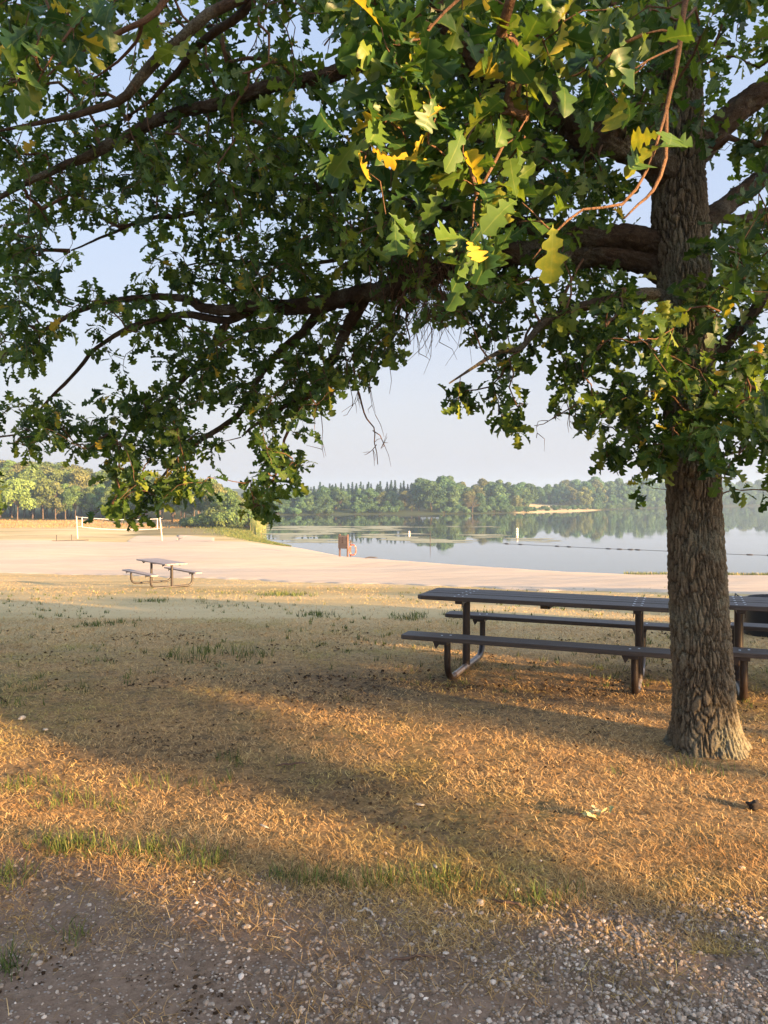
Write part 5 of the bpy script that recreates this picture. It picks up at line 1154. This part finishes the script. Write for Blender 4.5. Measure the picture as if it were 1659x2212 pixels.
# straw and twigs lying on the dirt
n = 26000; k_ = rng.uniform(-.62, .62, n); y = rng.uniform(1.9, 3.6, n); x = k_ * y
cl = np.array([noise.noise((a * 2.5, b * 2.5, 11)) for a, b in zip(x, y)]); ok = rng.random(n) < np.clip(.30 + cl * 1.3 + .9 * np.clip((y - gravel_edge(k_) + .75) / .6, 0, 1), .04, 1); x, y = x[ok], y[ok]; n = len(x)
P = np.stack([x, y, [dz(a, b) for a, b in zip(x, y)]], 1)
blades('loose_straw', P, rng.uniform(.015, .06, n), rng.uniform(1.0, 1.5, n), rng.uniform(.0012, .003, n), np.clip(rng.normal(.32, .24, n), 0, 1), M['blade_dry'], 'loose straw and fine twigs strewn over the dirt path', seg=2, cat='straw', curl=.9)

def lie(name, u, v, pts, r, mat, label, cat, rz=0.0, n=6):
    D = EYE * F / (v - HZ); x = (u - 829.5) / F * D
    mb = MB(); P, _ = np.array(pts, float), 0; t = np.linspace(0, len(P) - 1, len(P) * 4); P = np.stack([np.interp(t, np.arange(len(P)), P[:, k]) for k in range(3)], 1)
    P[1:-1] += rng.normal(0, r * .5, (len(P) - 2, 3)); mb.tube(P, np.interp(np.linspace(0, 1, len(P)), [0, .2, .8, 1], [r * .4, r, r * .85, r * .3]), n, True, .1)
    o = mb.build(name, mat, None, True); o.location = (x, D, gz1(x, D) + .016 + r); o.rotation_euler = (0, 0, rz); return tag(o, label, cat)
lie('fallen_twig', 605, 2000, [(-.05, 0, 0), (0, .01, .004), (.05, -.02, 0), (.07, -.03, 0)], .0022, M['litter'], 'thin pale curved straw lying on the dirt', 'twig', -.3)
lie('fallen_twig', 790, 1985, [(-.035, 0, 0), (-.01, .012, .012), (.02, .008, .01), (.04, -.01, 0)], .004, M['litter'], 'small pale curled strip of bark on the dirt below the grass edge', 'bark strip', -.4)
lie('fallen_stick', 1100, 1965, [(-.07, .01, 0), (0, 0, .006), (.06, -.01, .004)], .006, M['stick'], 'short dark stick at the edge of the grass above the pebbles', 'stick', -.35)
lie('fallen_stick', 640, 1655, [(-.12, .01, 0), (0, 0, .006), (.08, .01, 0)], .006, M['stick'], 'short dark stick in the shaded lawn, end lying uphill of another', 'stick', .3)
lie('fallen_stick', 905, 2085, [(-.1, .0, 0), (0, 0.01, .006), (.09, .0, 0)], .005, M['stick'], 'thin dark stick half buried among pebbles on the dirt', 'stick', .1)
def crumb(u, v, s, mat, label, cat, name, dim=(1, .7, .5), seed=0):
    s *= .8; D = EYE * F / (v - HZ); x = (u - 829.5) / F * D; g_ = np.random.default_rng(seed)
    import bmesh
    b = bmesh.new(); bmesh.ops.create_icosphere(b, subdivisions=3, radius=1)
    V = np.array([w.co[:] for w in b.verts]); Fc = np.array([[w.index for w in f.verts] for f in b.faces]); b.free()
    V = V * (1 + np.array([noise.noise(Vector(w) * 1.3 + Vector((seed, 0, 0))) * .5 + noise.noise(Vector(w) * 3.4) * .22 for w in V]))[:, None] * np.array(dim) * s
    o = mesh_obj(name, V, [Fc], mat, None, True); o.location = (x, D, gz1(x, D) + .012 + s * dim[2] * .5); o.rotation_euler = (0, 0, g_.uniform(0, 3)); return tag(o, label, cat)
crumb(1630, 1748, .048, M['clod'], 'dark lumpy clod lying in the sunlit grass below the trunk, by the picture edge', 'clod', 'dirt_clod', (1, .8, .55), 3)
crumb(908, 1743, .022, M['litter'], 'small white scrap on the shaded streak of lawn between the oak and the dirt', 'scrap', 'paper_scrap', (1.2, .6, .3), 4)
crumb(570, 1790, .022, M['litter'], 'long flat white scrap in the darker grass above the green tufts', 'scrap', 'paper_scrap', (1.6, .4, .25), 5)
crumb(1037, 1958, .028, M['litter'], 'pale tan chip of wood on the dirt at the grass edge', 'wood chip', 'wood_chip', (1.2, .6, .3), 6)
crumb(940, 1878, .02, M['litter'], 'little white scrap in the grass just above the dirt', 'scrap', 'paper_scrap', (1.1, .5, .3), 7)
crumb(47, 1545, .028, M['litter'], 'round pale stone in the shaded lawn near the picture edge', 'stone', 'stone', (1, .8, .6), 8)
crumb(98, 1572, .022, M['litter'], 'flat pale stone in the shaded lawn, a little nearer than the round one', 'stone', 'stone', (1.2, .8, .4), 9)
crumb(532, 2012, .016, M['litter'], 'large cream pebble sitting alone on the bare dirt', 'stone', 'stone', (1.1, .9, .7), 10)
D = EYE * F / (1772 - HZ); x = (1282 - 829.5) / F * D
LR_ = empty('fallen_leaf_sprig', (x, D, gz1(x, D) + .03)); tag(LR_, 'fallen sprig of pale curled oak leaves on the sunlit dry grass', 'fallen leaves')
n = 15; LPp = np.stack([rng.normal(0, .055, n), rng.normal(0, .025, n), rng.uniform(0, .02, n)], 1); LX_ = np.stack([rng.normal(.3, 1, n), rng.normal(0, 1, n), rng.normal(0.05, .15, n)], 1)
for i in range(n): leaves('leaf', LPp[i:i + 1], LX_[i:i + 1], np.array([[0, 0, 1.0]]) + rng.normal(0, .5, (1, 3)), rng.uniform(.03, .055, 1), rng.uniform(0, 1, 1), M['fallen'], True, LR_)
mb = MB(); mb.tube([(-.09, .01, 0), (-.02, 0, .006), (.05, .01, .004), (.11, 0, 0)], .003, 5); mb.build('stem', M['stick'], LR_)

# ------------------------------------- unseen trees and shrubs behind the camera, shaped to cast shade
SUN_AZ, SUN_EL = 130.0, SUNEL
sv = np.array([math.sin(R(SUN_AZ)) * math.cos(R(SUN_EL)), math.cos(R(SUN_AZ)) * math.cos(R(SUN_EL)), math.sin(R(SUN_EL))])
def sunpos(s, L): # s across the sunlight, L metres towards the sun
    n_ = np.array([.643, .766]); d_ = np.array([.766, -.643]); return n_ * s + d_ * L
for i, (s, L, H, k, sc_) in enumerate(SHADE):
    p = sunpos(s, L)
    if k == 'h': make_tree('shrub', 'h1', PH[1], 'unseen shrub added behind the camera to shade the dirt path', 'shrub', 'added shade shrubs behind the camera', p[0], p[1], sc_, 1.3 * i, 'fl_oak', H / 2.2, gz1(p[0], p[1])); continue
    make_tree('oak_tree', 'sh%d' % k, SHP[k], 'unseen tree behind the camera, shaped to cast shade on lawn and oak', 'tree', 'unseen shade trees behind the camera', p[0], p[1], H / 10, 1.3 * i, 'fl_oak', None, gz1(p[0], p[1]))

# ---------------------------------------------------------------------- haze
zt = 26.0
mb = MB(); mb.box((0, 480, (zt - 9) / 2), (2300, 1300, zt + 9)); hz = mb.build('haze', M['haze']); tag(hz, 'thin smoky haze in the air over the lake', kind='stuff')

# -------------------------------------------------------------- light and sky
w = bpy.data.worlds.new('World'); scene.world = w; w.use_nodes = True; nt = w.node_tree
sky = nt.nodes.new('ShaderNodeTexSky'); sky.sky_type = 'NISHITA'; sky.sun_disc = False
sky.sun_elevation = R(SUN_EL); sky.sun_rotation = R(SUN_AZ); sky.air_density, sky.dust_density, sky.ozone_density = SKYP

tc = nt.nodes.new('ShaderNodeTexCoord'); sx_n = nt.nodes.new('ShaderNodeSeparateXYZ'); nt.links.new(tc.outputs['Generated'], sx_n.inputs[0])
cr = nt.nodes.new('ShaderNodeValToRGB'); nt.links.new(sx_n.outputs['Z'], cr.inputs[0]); e_ = cr.color_ramp.elements
while len(e_) < 4: e_.new(.5)
for i_, (p_, c_) in enumerate(SKYC): e_[i_].position = p_; e_[i_].color = (*c_, 1)
sc_n = nt.nodes.new('ShaderNodeVectorMath'); sc_n.operation = 'SCALE'; nt.links.new(cr.outputs[0], sc_n.inputs[0]); sc_n.inputs['Scale'].default_value = SKYM
mx_n = nt.nodes.new('ShaderNodeMix'); mx_n.data_type = 'RGBA'; mx_n.inputs[0].default_value = .93
nt.links.new(sky.outputs[0], mx_n.inputs[6]); nt.links.new(sc_n.outputs[0], mx_n.inputs[7])
bg = nt.nodes['Background']; 
# smoky air glows around the low sun, behind the camera
dt = nt.nodes.new('ShaderNodeVectorMath'); dt.operation = 'DOT_PRODUCT'; nt.links.new(tc.outputs['Generated'], dt.inputs[0]); dt.inputs[1].default_value = tuple(sv)
gl = nt.nodes.new('ShaderNodeValToRGB'); nt.links.new(dt.outputs['Value'], gl.inputs[0]); e_ = gl.color_ramp.elements
e_[0].position = 0; e_[0].color = (0, 0, 0, 1); e_[1].position = 1; e_[1].color = (1, 1, 1, 1); e_.new(.5).color = (.35, .35, .35, 1)
gw = nt.nodes.new('ShaderNodeVectorMath'); gw.operation = 'MULTIPLY_ADD'; nt.links.new(gl.outputs[0], gw.inputs[0]); gw.inputs[1].default_value = GLOW; gw.inputs[2].default_value = (1, 1, 1)
gm_ = nt.nodes.new('ShaderNodeVectorMath'); gm_.operation = 'MULTIPLY'; nt.links.new(mx_n.outputs[2], gm_.inputs[0]); nt.links.new(gw.outputs[0], gm_.inputs[1]); nt.links.new(gm_.outputs[0], bg.inputs[0]); bg.inputs[1].default_value = SKYS
sl = bpy.data.lights.new('sun', 'SUN'); sl.energy = SUNE; sl.angle = R(.6); sl.color = SUNC
so = bpy.data.objects.new('sun', sl); link(so); so.rotation_euler = Vector(sv).to_track_quat('Z', 'Y').to_euler()

cam = bpy.data.cameras.new('camera'); co = bpy.data.objects.new('camera', cam); link(co)
cam.sensor_fit = 'VERTICAL'; cam.sensor_height = 24; cam.lens = 24 * F / 2212; cam.shift_y = -(1106 - HZ) / 2212
co.location = (0, 0, EYE); co.rotation_euler = (R(90), 0, 0); cam.clip_end = 4000; cam.clip_start = .05
scene.camera = co
scene.view_settings.view_transform = 'Standard'; scene.view_settings.look = 'None'; scene.view_settings.exposure = EXPO; scene.view_settings.gamma = 1
cy = scene.cycles
cy.max_bounces = 6; cy.transparent_max_bounces = 8; cy.volume_bounces = 0; cy.use_denoising = True; cy.volume_step_rate = 5
cy.diffuse_bounces = 3; cy.glossy_bounces = 3; cy.transmission_bounces = 3; cy.caustics_reflective = False; cy.caustics_refractive = False
